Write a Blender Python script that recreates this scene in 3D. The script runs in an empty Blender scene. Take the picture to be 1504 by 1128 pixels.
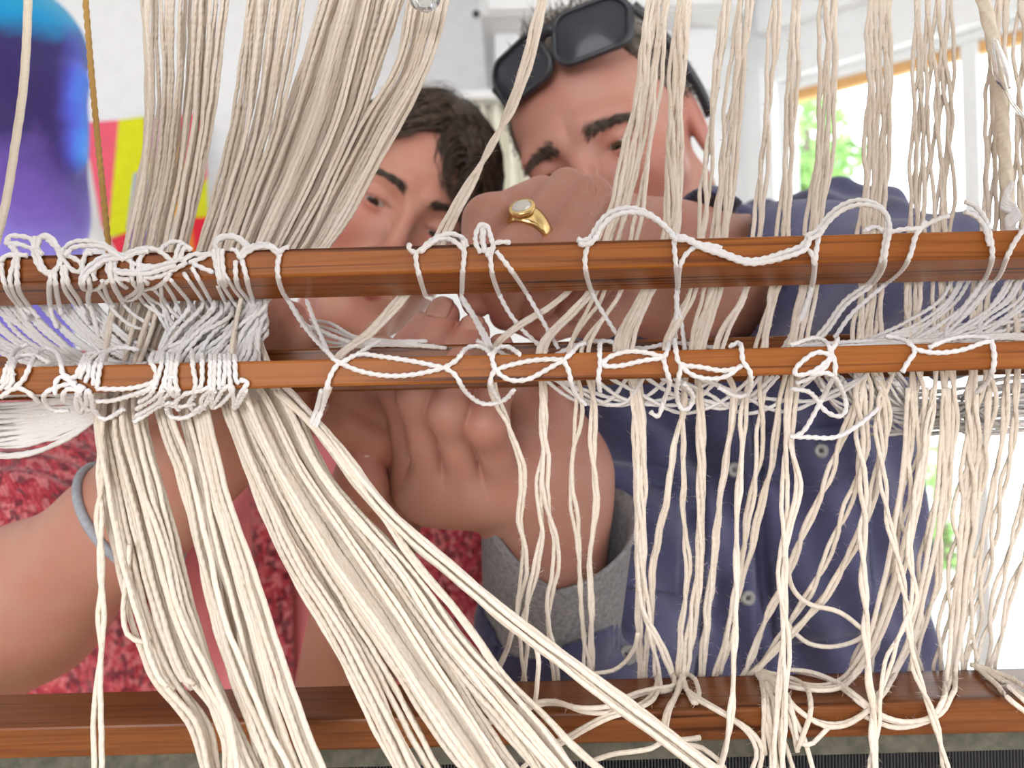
import bpy, bmesh, math, random
import numpy as np
from mathutils import Vector, Matrix
from mathutils.bvhtree import BVHTree

# ------------------------------------------------------------------ camera, light, exposure
SC = bpy.context.scene
COL = SC.collection
FPX = 1200.0                      # focal length in pixels of the 1504 x 1128 frame
ROLL = math.radians(1.485)        # the hand-held phone leans a little
CAM = np.array([0.0, 0.0, 1.20])
cr, sr = math.cos(ROLL), math.sin(ROLL)

cam_data = bpy.data.cameras.new('camera')
cam_data.sensor_width = 36.0
cam_data.lens = 36.0 * FPX / 1504.0
cam_data.clip_start = 0.01
cam_data.dof.use_dof = True
cam_data.dof.focus_distance = 0.345
cam_data.dof.aperture_fstop = 9.5
cam = bpy.data.objects.new('camera', cam_data)
COL.objects.link(cam)
cam.matrix_world = Matrix(((cr, sr, 0, CAM[0]), (0, 0, -1, CAM[1]), (-sr, cr, 0, CAM[2]), (0, 0, 0, 1)))
SC.camera = cam

world = bpy.data.worlds.new('overcast_sky'); SC.world = world
world.use_nodes = True
bg = world.node_tree.nodes['Background']
bg.inputs[0].default_value = (0.93, 0.96, 1.0, 1)
bg.inputs[1].default_value = 4.4

def area(name, loc, target, size, power, color=(1, 1, 1)):
    d = bpy.data.lights.new(name, 'AREA'); d.shape = 'RECTANGLE'; d.size, d.size_y = size; d.energy = power; d.color = color
    o = bpy.data.objects.new(name, d); COL.objects.link(o); o.location = loc
    o.rotation_euler = (Vector(target) - Vector(loc)).to_track_quat('-Z', 'Y').to_euler()
    return o
area('front_fill_light', (-0.8, -2.3, 1.75), (0.0, 0.5, 1.15), (1.8, 1.6), 37.0, (1.0, 0.985, 0.97))  # fill lamp added behind the viewer to brighten the loom

SC.view_settings.view_transform = 'Standard'
SC.view_settings.look = 'None'
SC.view_settings.exposure = 0.0
SC.view_settings.gamma = 1.0
SC.view_settings.use_curve_mapping = False

# ------------------------------------------------------------------ helpers
rng = np.random.default_rng(11)
random.seed(5)

def P(px, py, d):
    """world point seen at pixel (px, py) at distance d along the view axis"""
    u, v = (px - 752.0) / FPX, (564.0 - py) / FPX
    return CAM + d * np.array([u * cr + v * sr, 1.0, -u * sr + v * cr])

def PA(a):
    a = np.asarray(a, float)
    u, v = (a[:, 0] - 752.0) / FPX, (564.0 - a[:, 1]) / FPX
    return CAM + a[:, 2:3] * np.stack([u * cr + v * sr, np.ones(len(a)), -u * sr + v * cr], 1)

def link(name, me, mat=None, parent=None):
    o = bpy.data.objects.new(name, me); COL.objects.link(o)
    if mat is not None: me.materials.append(mat)
    if parent is not None: o.parent = parent
    return o

def tag(o, label=None, cat=None, group=None, kind=None):
    if label: o['label'] = label
    if cat: o['category'] = cat
    if group: o['group'] = group
    if kind: o['kind'] = kind
    return o

def empty(name, loc, label, cat, group=None):
    o = bpy.data.objects.new(name, None); COL.objects.link(o); o.location = Vector(loc)
    bpy.context.view_layer.update()
    return tag(o, label, cat, group)

def child(name, me, mat, par):
    """mesh given in world coordinates, parented to an un-rotated empty or object"""
    o = link(name, me, mat, par)
    o.matrix_parent_inverse = Matrix.Translation(-par_loc(par))
    return o
def par_loc(p):
    v = Vector((0, 0, 0))
    if p.type == 'EMPTY': v = Vector(p.location)
    return v

def npmesh(name, V, F, smooth=True, uv=None, col=None):
    """V (n,3); F (m,4) or (m,3) int array, or list of faces"""
    me = bpy.data.meshes.new(name)
    V = np.asarray(V, np.float32)
    if isinstance(F, np.ndarray):
        k = F.shape[1]; m = len(F)
        me.vertices.add(len(V)); me.vertices.foreach_set('co', V.ravel())
        me.loops.add(m * k); me.loops.foreach_set('vertex_index', F.astype(np.int32).ravel())
        me.polygons.add(m)
        me.polygons.foreach_set('loop_start', np.arange(0, m * k, k, dtype=np.int32))
        me.polygons.foreach_set('loop_total', np.full(m, k, np.int32))
        me.update(calc_edges=True)
    else:
        me.from_pydata([tuple(v) for v in V], [], [tuple(f) for f in F]); me.update()
    if smooth: me.polygons.foreach_set('use_smooth', np.ones(len(me.polygons), bool))
    if uv is not None:
        l = me.uv_layers.new(name='UVMap'); l.data.foreach_set('uv', np.asarray(uv, np.float32).ravel())
    if col is not None:
        a = me.color_attributes.new('tint', 'FLOAT_COLOR', 'POINT')
        c = np.ones((len(V), 4), np.float32); c[:, :3] = col
        a.data.foreach_set('color', c.ravel())
    return me

def spline(pts, step):
    """centripetal-ish Catmull-Rom through pts (n,3), resampled every `step`"""
    p = np.asarray(pts, float)
    if len(p) == 2:
        q = p
    else:
        a = np.vstack([2 * p[0] - p[1], p, 2 * p[-1] - p[-2]])
        out = []
        for i in range(1, len(a) - 2):
            p0, p1, p2, p3 = a[i - 1], a[i], a[i + 1], a[i + 2]
            l0, l1, l2 = (max(np.linalg.norm(x), 1e-6) ** 0.5 for x in (p1 - p0, p2 - p1, p3 - p2))
            m1 = l1 * ((p1 - p0) / l0 - (p2 - p0) / (l0 + l1) + (p2 - p1) / l1)
            m2 = l1 * ((p2 - p1) / l1 - (p3 - p1) / (l1 + l2) + (p3 - p2) / l2)
            n = max(3, int(np.linalg.norm(p2 - p1) / step * 2) + 2)
            t = np.linspace(0, 1, n, endpoint=False)[:, None]
            out.append((2 * t**3 - 3 * t**2 + 1) * p1 + (t**3 - 2 * t**2 + t) * m1 + (-2 * t**3 + 3 * t**2) * p2 + (t**3 - t**2) * m2)
        q = np.vstack(out + [a[-2:-1]])
    s = np.concatenate([[0], np.cumsum(np.linalg.norm(np.diff(q, axis=0), axis=1))])
    n = max(3, int(s[-1] / step) + 1)
    t = np.linspace(0, s[-1], n)
    return np.stack([np.interp(t, s, q[:, k]) for k in range(3)], 1)

def tube_arrays(pts, r, sides=6, ply=0.0, pitch=0.006, phase=0.0, caps=True, lobes=2, flat=None):
    """vertices, quads and uv of a tube; with ply > 0 the section is lobed and turns along the length (a plied cord)"""
    pts = np.asarray(pts, float)
    r = np.broadcast_to(np.asarray(r, float).ravel(), (len(pts),)) if np.ndim(r) == 0 or np.size(r) == 1 else np.asarray(r, float).ravel()
    if caps:
        e0, e1 = pts[0] - pts[1], pts[-1] - pts[-2]
        e0 /= np.linalg.norm(e0) + 1e-12; e1 /= np.linalg.norm(e1) + 1e-12
        pts = np.vstack([pts[:1] + e0 * r[0] * .3, pts[:1] + e0 * r[0] * .05, pts, pts[-1:] + e1 * r[-1] * .05, pts[-1:] + e1 * r[-1] * .3])
        r = np.concatenate([[r[0] * .05, r[0] * .8], r, [r[-1] * .8, r[-1] * .05]])
    n = len(pts)
    tan = np.gradient(pts, axis=0)
    tan /= np.linalg.norm(tan, axis=1, keepdims=True) + 1e-12
    ref = np.array([0.08, 1.0, 0.05]); ref /= np.linalg.norm(ref)
    a = np.cross(tan, ref); L = np.linalg.norm(a, axis=1, keepdims=True)
    a = np.where(L > 0.05, a / (L + 1e-9), np.array([1.0, 0, 0]))
    b = np.cross(a, tan)
    s = np.concatenate([[0], np.cumsum(np.linalg.norm(np.diff(pts, axis=0), axis=1))])
    th = np.linspace(0, 2 * np.pi, sides, endpoint=False)[None, :]
    rr = np.broadcast_to(np.asarray(r, float).reshape(-1, 1), (n, 1))
    rad = rr * (1 + ply * np.cos(lobes * (th - 2 * np.pi * s[:, None] / (pitch * lobes) * 1.0 - phase)))
    fa = 1.0 if flat is None else flat
    V = pts[:, None, :] + rad[:, :, None] * (np.cos(th)[:, :, None] * a[:, None, :] + fa * np.sin(th)[:, :, None] * b[:, None, :])
    V = V.reshape(-1, 3)
    i = np.arange(n - 1)[:, None]; j = np.arange(sides)[None, :]; jn = (j + 1) % sides
    F = np.stack([i * sides + j, i * sides + jn, (i + 1) * sides + jn, (i + 1) * sides + j], -1).reshape(-1, 4)
    u0 = np.broadcast_to(j / sides, (n - 1, sides)); u1 = np.broadcast_to((j + 1) / sides, (n - 1, sides))
    v0 = np.broadcast_to(s[:-1, None], (n - 1, sides)); v1 = np.broadcast_to(s[1:, None], (n - 1, sides))
    UV = np.stack([np.stack([u0, v0], -1), np.stack([u1, v0], -1), np.stack([u1, v1], -1), np.stack([u0, v1], -1)], 2).reshape(-1, 2)
    return V, F, UV

def join_arrays(items):
    Vs, Fs, Us, o = [], [], [], 0
    for V, F, U in items:
        Vs.append(V); Fs.append(F + o); Us.append(U); o += len(V)
    return np.vstack(Vs), np.vstack(Fs), np.vstack(Us)

def tubes_mesh(name, items):
    V, F, U = join_arrays(items)
    return npmesh(name, V, F, True, U)

def fuzz(pts, r, n, length, seed):
    """short stray fibres standing off a yarn, as slim blades"""
    g = np.random.default_rng(seed)
    idx = g.integers(1, len(pts) - 1, n)
    c = pts[idx]; tan = pts[np.minimum(idx + 1, len(pts) - 1)] - pts[idx - 1]
    tan /= np.linalg.norm(tan, axis=1, keepdims=True) + 1e-9
    d = g.normal(size=(n, 3)); d -= (d * tan).sum(1, keepdims=True) * tan
    d /= np.linalg.norm(d, axis=1, keepdims=True) + 1e-9
    d2 = d + tan * g.uniform(-0.9, 0.9, (n, 1))
    L = length * g.uniform(0.4, 1.2, (n, 1)) + r
    w = np.cross(d, tan) * 0.00008
    tip = c + d2 * L
    V = np.stack([c - w * 1.6, c + w * 1.6, tip + w * 0.5, tip - w * 0.5], 1).reshape(-1, 3)
    F = np.arange(n * 4).reshape(n, 4)
    return V, F, np.zeros((n * 4, 2))

def box_bm(bm, lo, hi):
    r = bmesh.ops.create_cube(bm, size=1.0)
    lo, hi = Vector(lo), Vector(hi)
    for v in r['verts']:
        v.co = Vector(((lo[k] + hi[k]) / 2 + v.co[k] * (hi[k] - lo[k]) for k in range(3)))
    return r['verts']

def bm_mesh(name, bm, bevel=0.0, seg=2, smooth=False):
    if bevel > 0:
        bmesh.ops.bevel(bm, geom=[e for e in bm.edges], offset=bevel, segments=seg, affect='EDGES', profile=0.5, clamp_overlap=True)
    bmesh.ops.recalc_face_normals(bm, faces=bm.faces)
    me = bpy.data.meshes.new(name); bm.to_mesh(me); bm.free()
    if smooth:
        for p in me.polygons: p.use_smooth = True
    return me

def prism_x(name, prof, x0, x1, bevel=0.0015, nx=1):
    """profile (y, z) points extruded along x"""
    bm = bmesh.new()
    a = [bm.verts.new((x0, y, z)) for y, z in prof]; b = [bm.verts.new((x1, y, z)) for y, z in prof]
    k = len(prof)
    bm.faces.new(a); bm.faces.new(b[::-1])
    for i in range(k): bm.faces.new((a[i], b[i], b[(i + 1) % k], a[(i + 1) % k]))
    return bm_mesh(name, bm, bevel, 2)

# ------------------------------------------------------------------ implicit surfaces
def smin(a, b, k):
    if k <= 0: return np.minimum(a, b)
    h = np.maximum(k - np.abs(a - b), 0) / k
    return np.minimum(a, b) - h * h * k * 0.25
def smax(a, b, k): return -smin(-a, -b, k)

def rc(p, a, b, ra, rb):
    a = np.asarray(a, np.float32); b = np.asarray(b, np.float32)
    ba = b - a; pa = p - a
    h = np.clip((pa @ ba) / max(float(ba @ ba), 1e-12), 0, 1)
    return np.linalg.norm(pa - h[:, None] * ba, axis=1) - (ra + (rb - ra) * h)

def ell(p, c, r):
    q = p - np.asarray(c, np.float32); r = np.asarray(r, np.float32)
    k0 = np.linalg.norm(q / r, axis=1); k1 = np.linalg.norm(q / (r * r), axis=1) + 1e-9
    return k0 * (k0 - 1) / k1

def sph(p, c, r): return np.linalg.norm(p - np.asarray(c, np.float32), axis=1) - r

def chain(p, pts, k=0.004):
    """pts: list of (point, radius)"""
    d = None
    for (a, ra), (b, rb) in zip(pts[:-1], pts[1:]):
        e = rc(p, a, b, ra, rb)
        d = e if d is None else smin(d, e, k)
    return d

def surface(f, lo, hi, h, margin=0.004, smooth=1):
    """surface nets over the box lo..hi; only blocks near the surface are evaluated finely"""
    lo = np.asarray(lo, np.float32); hi = np.asarray(hi, np.float32)
    B = 8
    nb = np.ceil((hi - lo) / (h * B)).astype(int)
    n = nb * B
    cen = [lo[k] + (np.arange(nb[k]) + 0.5) * B * h for k in range(3)]
    C = np.stack(np.meshgrid(*cen, indexing='ij'), -1).reshape(-1, 3).astype(np.float32)
    d = f(C)
    near = np.abs(d) < B * h * 0.5 * 1.733 + margin
    vol = np.repeat(np.repeat(np.repeat(d.reshape(nb), B, 0), B, 1), B, 2).astype(np.float32)
    bi = np.argwhere(near.reshape(nb))
    loc = np.stack(np.meshgrid(*[np.arange(B)] * 3, indexing='ij'), -1).reshape(-1, 3)
    for s in range(0, len(bi), 400):
        ids = (bi[s:s + 400, None, :] * B + loc[None]).reshape(-1, 3)
        v = f((lo + ids * h).astype(np.float32))
        vol[ids[:, 0], ids[:, 1], ids[:, 2]] = v
    ins = vol < 0
    cs = np.zeros(tuple(n - 1), np.uint8)
    for dx in (0, 1):
        for dy in (0, 1):
            for dz in (0, 1):
                cs += ins[dx:n[0] - 1 + dx, dy:n[1] - 1 + dy, dz:n[2] - 1 + dz]
    act = (cs > 0) & (cs < 8)
    ci = np.argwhere(act)
    idx = np.full(tuple(n - 1), -1, np.int32); idx[ci[:, 0], ci[:, 1], ci[:, 2]] = np.arange(len(ci))
    acc = np.zeros((len(ci), 3)); cnt = np.zeros(len(ci))
    off = [(0, 0, 0), (1, 0, 0), (0, 1, 0), (1, 1, 0), (0, 0, 1), (1, 0, 1), (0, 1, 1), (1, 1, 1)]
    for i in range(8):
        for ax in range(3):
            if off[i][ax]: continue
            o2 = list(off[i]); o2[ax] = 1
            A = ci + np.array(off[i]); Bc = ci + np.array(o2)
            va = vol[A[:, 0], A[:, 1], A[:, 2]]; vb = vol[Bc[:, 0], Bc[:, 1], Bc[:, 2]]
            m = (va < 0) != (vb < 0)
            t = np.where(m, va / np.where(va == vb, 1, va - vb), 0)
            acc[m] += A[m] + t[m, None] * (Bc - A)[m]; cnt[m] += 1
    V = lo + h * (acc / cnt[:, None])
    Fs = []
    for ax in range(3):
        u, w = (ax + 1) % 3, (ax + 2) % 3
        sl = [slice(0, n[k]) for k in range(3)]
        s0 = list(sl); s1 = list(sl); s0[ax] = slice(0, n[ax] - 1); s1[ax] = slice(1, n[ax])
        e0, e1 = ins[tuple(s0)], ins[tuple(s1)]
        ch = np.argwhere(e0 != e1)
        ch = ch[(ch[:, u] > 0) & (ch[:, w] > 0) & (ch[:, u] < n[u] - 1) & (ch[:, w] < n[w] - 1)]
        if not len(ch): continue
        flip = ins[ch[:, 0], ch[:, 1], ch[:, 2]]
        def at(du, dw):
            q = ch.copy(); q[:, u] += du; q[:, w] += dw
            return idx[q[:, 0], q[:, 1], q[:, 2]]
        q = np.stack([at(-1, -1), at(0, -1), at(0, 0), at(-1, 0)], 1)
        q[~flip] = q[~flip][:, ::-1]
        Fs.append(q[(q >= 0).all(1)])
    F = np.vstack(Fs)
    for _ in range(smooth):
        e = np.vstack([F[:, [0, 1]], F[:, [1, 2]], F[:, [2, 3]], F[:, [3, 0]]])
        sm = np.zeros_like(V); c = np.zeros(len(V))
        for k in range(3): sm[:, k] = np.bincount(e[:, 0], V[e[:, 1], k], len(V)) + np.bincount(e[:, 1], V[e[:, 0], k], len(V))
        c = np.bincount(e[:, 0], minlength=len(V)) + np.bincount(e[:, 1], minlength=len(V))
        V = V * 0.5 + 0.5 * sm / np.maximum(c, 1)[:, None]
    return V, F

def lumps(p, seed, scale, n=6):
    """cheap smooth noise, sum of random sines, about -1..1"""
    g = np.random.default_rng(seed); out = np.zeros(len(p))
    for _ in range(n):
        k = g.normal(size=3); k *= scale / np.linalg.norm(k) * g.uniform(0.6, 1.5)
        out += np.sin(p @ k + g.uniform(0, 6.28))
    return out / n ** 0.5

# ------------------------------------------------------------------ materials
def new_mat(name):
    m = bpy.data.materials.new(name); m.use_nodes = True
    return m, m.node_tree, m.node_tree.nodes['Principled BSDF']
def nd(nt, t, **kw):
    n = nt.nodes.new(t)
    for k, v in kw.items(): setattr(n, k, v)
    return n
def coords(nt, kind='Object', scale=(1, 1, 1), rot=(0, 0, 0)):
    tc = nd(nt, 'ShaderNodeTexCoord'); mp = nd(nt, 'ShaderNodeMapping')
    nt.links.new(tc.outputs[kind], mp.inputs['Vector'])
    mp.inputs['Scale'].default_value = scale; mp.inputs['Rotation'].default_value = rot
    return mp.outputs[0]
def noise(nt, vec, scale, detail=4, rough=0.55, dist=0.0):
    n = nd(nt, 'ShaderNodeTexNoise'); n.inputs['Scale'].default_value = scale
    n.inputs['Detail'].default_value = detail; n.inputs['Roughness'].default_value = rough; n.inputs['Distortion'].default_value = dist
    nt.links.new(vec, n.inputs['Vector']); return n.outputs[0]
def ramp(nt, fac, stops, interp='LINEAR'):
    r = nd(nt, 'ShaderNodeValToRGB'); r.color_ramp.interpolation = interp
    e = r.color_ramp.elements
    while len(e) < len(stops): e.new(0.5)
    for k, (pos, c) in enumerate(stops):
        e[k].position = pos; e[k].color = (*c, 1) if len(c) == 3 else c
    nt.links.new(fac, r.inputs[0]); return r.outputs[0]
def bump(nt, bs, height, strength, dist, prev=None):
    b = nd(nt, 'ShaderNodeBump'); b.inputs['Strength'].default_value = strength; b.inputs['Distance'].default_value = dist
    nt.links.new(height, b.inputs['Height'])
    if prev is not None: nt.links.new(prev, b.inputs['Normal'])
    nt.links.new(b.outputs[0], bs.inputs['Normal']); return b.outputs[0]
def mixc(nt, fac, a, b, mode='MIX'):
    m = nd(nt, 'ShaderNodeMix', data_type='RGBA', blend_type=mode)
    for sock, v in ((m.inputs[0], fac), (m.inputs[6], a), (m.inputs[7], b)):
        if isinstance(v, bpy.types.NodeSocket): nt.links.new(v, sock)
        elif isinstance(v, (int, float)): sock.default_value = v
        else: sock.default_value = (*v, 1)
    return m.outputs[2]
def mathn(nt, op, a, b=None, c=None):
    m = nd(nt, 'ShaderNodeMath', operation=op)
    for i, v in enumerate((a, b, c)):
        if v is None: continue
        if isinstance(v, (int, float)): m.inputs[i].default_value = v
        else: nt.links.new(v, m.inputs[i])
    return m.outputs[0]

def plain(name, col, rough=0.6, metal=0.0, nscale=60, namt=0.08, bmp=0.0):
    m, nt, bs = new_mat(name)
    v = coords(nt); f = noise(nt, v, nscale)
    c = np.array(col)
    nt.links.new(ramp(nt, f, [(0.3, tuple(c * (1 - namt))), (0.7, tuple(np.minimum(c * (1 + namt), 1)))]), bs.inputs['Base Color'])
    bs.inputs['Roughness'].default_value = rough; bs.inputs['Metallic'].default_value = metal
    if bmp: bump(nt, bs, f, bmp, 0.001)
    return m

def wood_mat(name, dark, mid, light, rough=0.32, scale=1.0):
    m, nt, bs = new_mat(name)
    v = coords(nt, 'Object', (3.0 * scale, 60 * scale, 60 * scale))
    w = noise(nt, v, 2.2, 5, 0.6, 0.6)
    v2 = coords(nt, 'Object', (6 * scale, 420 * scale, 420 * scale))
    g = noise(nt, v2, 1.3, 3, 0.6)
    v3 = coords(nt, 'Object', (2.0 * scale, 130 * scale, 130 * scale))
    h = noise(nt, v3, 1.0, 2, 0.5, 1.6)
    c = ramp(nt, w, [(0.32, mid), (0.5, light), (0.66, mid)])
    c = mixc(nt, ramp(nt, h, [(0.56, (0, 0, 0)), (0.66, (1, 1, 1))]), c, dark)
    c = mixc(nt, ramp(nt, g, [(0.5, (0, 0, 0)), (0.75, (0.45, 0.45, 0.45))]), c, dark)
    nt.links.new(c, bs.inputs['Base Color'])
    bs.inputs['Roughness'].default_value = rough; bs.inputs['Specular IOR Level'].default_value = 0.24
    bump(nt, bs, g, 0.25, 0.0006)
    return m

def yarn_mat(name, col, pitch=0.0045, strength=0.7, spec=0.15, var=0.10, trans=0.12):
    m, nt, bs = new_mat(name)
    uv = nd(nt, 'ShaderNodeUVMap'); sp = nd(nt, 'ShaderNodeSeparateXYZ'); nt.links.new(uv.outputs[0], sp.inputs[0])
    a = mathn(nt, 'MULTIPLY_ADD', sp.outputs[1], 1.0 / pitch, mathn(nt, 'MULTIPLY', sp.outputs[0], 2.0))
    s = mathn(nt, 'SINE', mathn(nt, 'MULTIPLY', a, 6.28318))
    fib = noise(nt, coords(nt, 'Object'), 1400, 3)
    hgt = mathn(nt, 'ADD', mathn(nt, 'MULTIPLY', s, 0.5), mathn(nt, 'MULTIPLY', fib, 0.9))
    oi = nd(nt, 'ShaderNodeObjectInfo')
    c = np.array(col)
    base = ramp(nt, oi.outputs['Random'], [(0, tuple(c * (1 - var) * np.array([1, 0.985, 0.95]))), (1, tuple(np.minimum(c * (1 + var * 0.4), 1)))])
    slub = noise(nt, coords(nt, 'Object'), 90, 3)
    base = mixc(nt, ramp(nt, slub, [(0.45, (0, 0, 0)), (0.75, (0.35, 0.35, 0.35))]), base, tuple(c * np.array([0.93, 0.86, 0.74])))
    nt.links.new(base, bs.inputs['Base Color'])
    bs.inputs['Roughness'].default_value = 0.85
    bs.inputs['Specular IOR Level'].default_value = spec
    bs.inputs['Sheen Weight'].default_value = 0.15
    bump(nt, bs, hgt, strength, 0.0004)
    return m
# ------------------------------------------------------------------ the room
M_wall = plain('white_plaster', (0.88, 0.89, 0.90), 0.9, 0, 25, 0.03, 0.05)
M_ceil = plain('ceiling_paint', (0.88, 0.88, 0.88), 0.9, 0, 8, 0.02)
M_floor = wood_mat('floor_wood', (0.25, 0.17, 0.10), (0.42, 0.31, 0.20), (0.5, 0.38, 0.26), 0.5, 0.3)
M_frame = plain('white_window_paint', (0.84, 0.85, 0.86), 0.5, 0, 30, 0.02)
M_orange = wood_mat('pine_strip', (0.55, 0.27, 0.08), (0.75, 0.42, 0.16), (0.82, 0.5, 0.22), 0.5)

def struct(name, me, mat, parent=None):
    o = link(name, me, mat, parent)
    if parent is None: o['kind'] = 'structure'
    return o

def ray_plane(px, py, p0, nrm):
    d = P(px, py, 1.0) - CAM
    t = np.dot(np.asarray(p0) - CAM, nrm) / np.dot(d, nrm)
    return CAM + t * d

WA = math.radians(48)
wdir = np.array([math.sin(WA), -math.cos(WA), 0.0])        # along the window wall, towards the viewer
wnrm = np.array([-math.cos(WA), -math.sin(WA), 0.0])       # into the room
corner = P(1092, 564, 3.0); corner[2] = 0.0
BA = math.radians(8)
bdir = np.array([-math.cos(BA), -math.sin(BA), 0.0])       # along the back wall, away from the corner (left and slightly nearer)

def wall_pts(u, h, off=0.0):                               # a point of the window wall
    q = corner + wdir * u + wnrm * off
    return np.array([q[0], q[1], h])
u0 = np.dot(ray_plane(1138, 300, corner, wnrm) - corner, wdir)
u1 = np.dot(ray_plane(1660, 300, corner, wnrm) - corner, wdir)
um0, um1 = (np.dot(ray_plane(x_, 300, corner, wnrm) - corner, wdir) for x_ in (1408, 1434))
hA = ray_plane(1146, 112, corner, wnrm)[2]; hB = ray_plane(1400, 44, corner, wnrm)[2]
WTOP = (hA + hB) / 2
WBOT = 0.12
CEIL = 2.75

def slab(name, u_a, u_b, h_a, h_b, mat, off0=-0.16, off1=0.0, parent=None, bevel=0.0):
    bm = bmesh.new(); vs = []
    for off in (off0, off1):
        for u, h in ((u_a, h_a), (u_b, h_a), (u_b, h_b), (u_a, h_b)):
            vs.append(bm.verts.new(wall_pts(u, h, off)))
    for f in ((0, 1, 2, 3), (4, 7, 6, 5), (0, 4, 5, 1), (1, 5, 6, 2), (2, 6, 7, 3), (3, 7, 4, 0)):
        bm.faces.new([vs[i] for i in f])
    return struct(name, bm_mesh(name, bm, bevel), mat, parent)

# right wall in four pieces around the glazed opening, one mesh
bm = bmesh.new()
def slab_bm(bm, u_a, u_b, h_a, h_b, off0, off1):
    vs = [bm.verts.new(wall_pts(u, h, off)) for off in (off0, off1) for u, h in ((u_a, h_a), (u_b, h_a), (u_b, h_b), (u_a, h_b))]
    for f in ((0, 1, 2, 3), (4, 7, 6, 5), (0, 4, 5, 1), (1, 5, 6, 2), (2, 6, 7, 3), (3, 7, 4, 0)):
        bm.faces.new([vs[i] for i in f])
slab_bm(bm, -0.2, u0, 0, CEIL, -0.22, 0)
slab_bm(bm, u1, 4.2, 0, CEIL, -0.22, 0)
slab_bm(bm, u0, u1, WTOP, CEIL, -0.22, 0)
slab_bm(bm, u0, u1, 0, WBOT, -0.22, 0)
struct('wall_right', bm_mesh('wall_right', bm), M_wall)

# window: frame, head strip of orange wood, sill, glass
win = bmesh.new(); fw = 0.030
for a, b, c, d in ((u0, u0 + fw, WBOT, WTOP), (u1 - fw, u1, WBOT, WTOP), (u0 + fw, u1 - fw, WTOP - fw, WTOP), (u0 + fw, u1 - fw, WBOT, WBOT + 0.07), (um0, um1, WBOT + 0.07, WTOP - fw)):
    slab_bm(win, a, b, c, d, -0.14, -0.06)
w1 = struct('window_1', bm_mesh('window_1', win, 0.004), M_frame)
bmx = bmesh.new(); slab_bm(bmx, u0 + fw, u1 - fw, WTOP - fw - 0.035, WTOP - fw, -0.12, -0.085)
link('head_strip', bm_mesh('head_strip', bmx, 0.003), M_orange, w1)
bmx = bmesh.new(); slab_bm(bmx, u0 - 0.05, u1 + 0.05, WBOT - 0.03, WBOT, -0.06, 0.05)
link('window_sill', bm_mesh('window_sill', bmx, 0.004), M_frame, w1)
mg, nt, bs = new_mat('window_glass')
nt.nodes.remove(bs)
gl = nd(nt, 'ShaderNodeBsdfGlossy'); gl.inputs['Roughness'].default_value = 0.02
tr = nd(nt, 'ShaderNodeBsdfTransparent'); tr.inputs[0].default_value = (0.97, 0.99, 0.98, 1)
mx = nd(nt, 'ShaderNodeMixShader'); mx.inputs[0].default_value = 0.05
nt.links.new(tr.outputs[0], mx.inputs[1]); nt.links.new(gl.outputs[0], mx.inputs[2])
nt.links.new(mx.outputs[0], nt.nodes['Material Output'].inputs[0])
bmx = bmesh.new(); slab_bm(bmx, u0 + fw * 0.8, u1 - fw * 0.8, WBOT + 0.05, WTOP - fw * 0.9, -0.102, -0.098)
link('pane', bm_mesh('pane', bmx), mg, w1)

# white trims of the corner: two thin uprights left of the window, and a beam above it
slab('trim_1', u0 - 0.10, u0 - 0.03, 0, WTOP + 0.05, M_frame, 0.0, 0.022, None, 0.003)
slab('trim_2', u0 - 0.03, u1 + 0.06, WTOP + 0.16, WTOP + 0.34, M_wall, 0.0, 0.05, None, 0.004)
# back wall
def back_pts(u, h, off=0.0):
    q = corner + bdir * u + np.array([math.sin(BA), -math.cos(BA), 0]) * off
    return (q[0], q[1], h)
bm = bmesh.new()
vs = [bm.verts.new(back_pts(u, h, off)) for off in (-0.12, 0) for u, h in ((-0.15, 0), (4.2, 0), (4.2, CEIL), (-0.15, CEIL))]
for f in ((0, 1, 2, 3), (4, 7, 6, 5), (0, 4, 5, 1), (1, 5, 6, 2), (2, 6, 7, 3), (3, 7, 4, 0)): bm.faces.new([vs[i] for i in f])
struct('wall_back', bm_mesh('wall_back', bm), M_wall)
bm = bmesh.new()
fl_ = [(-3.2, -2.6), (3.8, -2.6), tuple((corner + wdir * 4.2)[:2]), tuple(corner[:2]), tuple((corner + bdir * 4.2)[:2])]
fa = [bm.verts.new((x, y, 0)) for x, y in fl_]; fb = [bm.verts.new((x, y, -0.1)) for x, y in fl_]
bm.faces.new(fa); bm.faces.new(fb[::-1])
for i in range(5): bm.faces.new((fa[i], fb[i], fb[(i + 1) % 5], fa[(i + 1) % 5]))
struct('floor', bm_mesh('floor', bm), M_floor)
bm = bmesh.new(); box_bm(bm, (-3.2, -2.6, CEIL), (3.8, 4.2, CEIL + 0.1)); struct('ceiling', bm_mesh('ceiling', bm), M_ceil)
bm = bmesh.new(); box_bm(bm, (-3.3, -2.6, 0), (-3.2, 4.2, CEIL)); struct('wall_left', bm_mesh('wall_left', bm), M_wall)
# wall behind the viewer, with an unseen opening added for the front fill
bm = bmesh.new()
for lo_, hi_ in (((-3.2, -2.6, 0), (-1.75, -2.5, CEIL)), ((0.15, -2.6, 0), (3.8, -2.5, CEIL)), ((-1.75, -2.6, 0), (0.15, -2.5, 0.9)), ((-1.75, -2.6, 2.6), (0.15, -2.5, CEIL))): box_bm(bm, lo_, hi_)
struct('wall_front', bm_mesh('wall_front', bm), M_wall)

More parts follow.
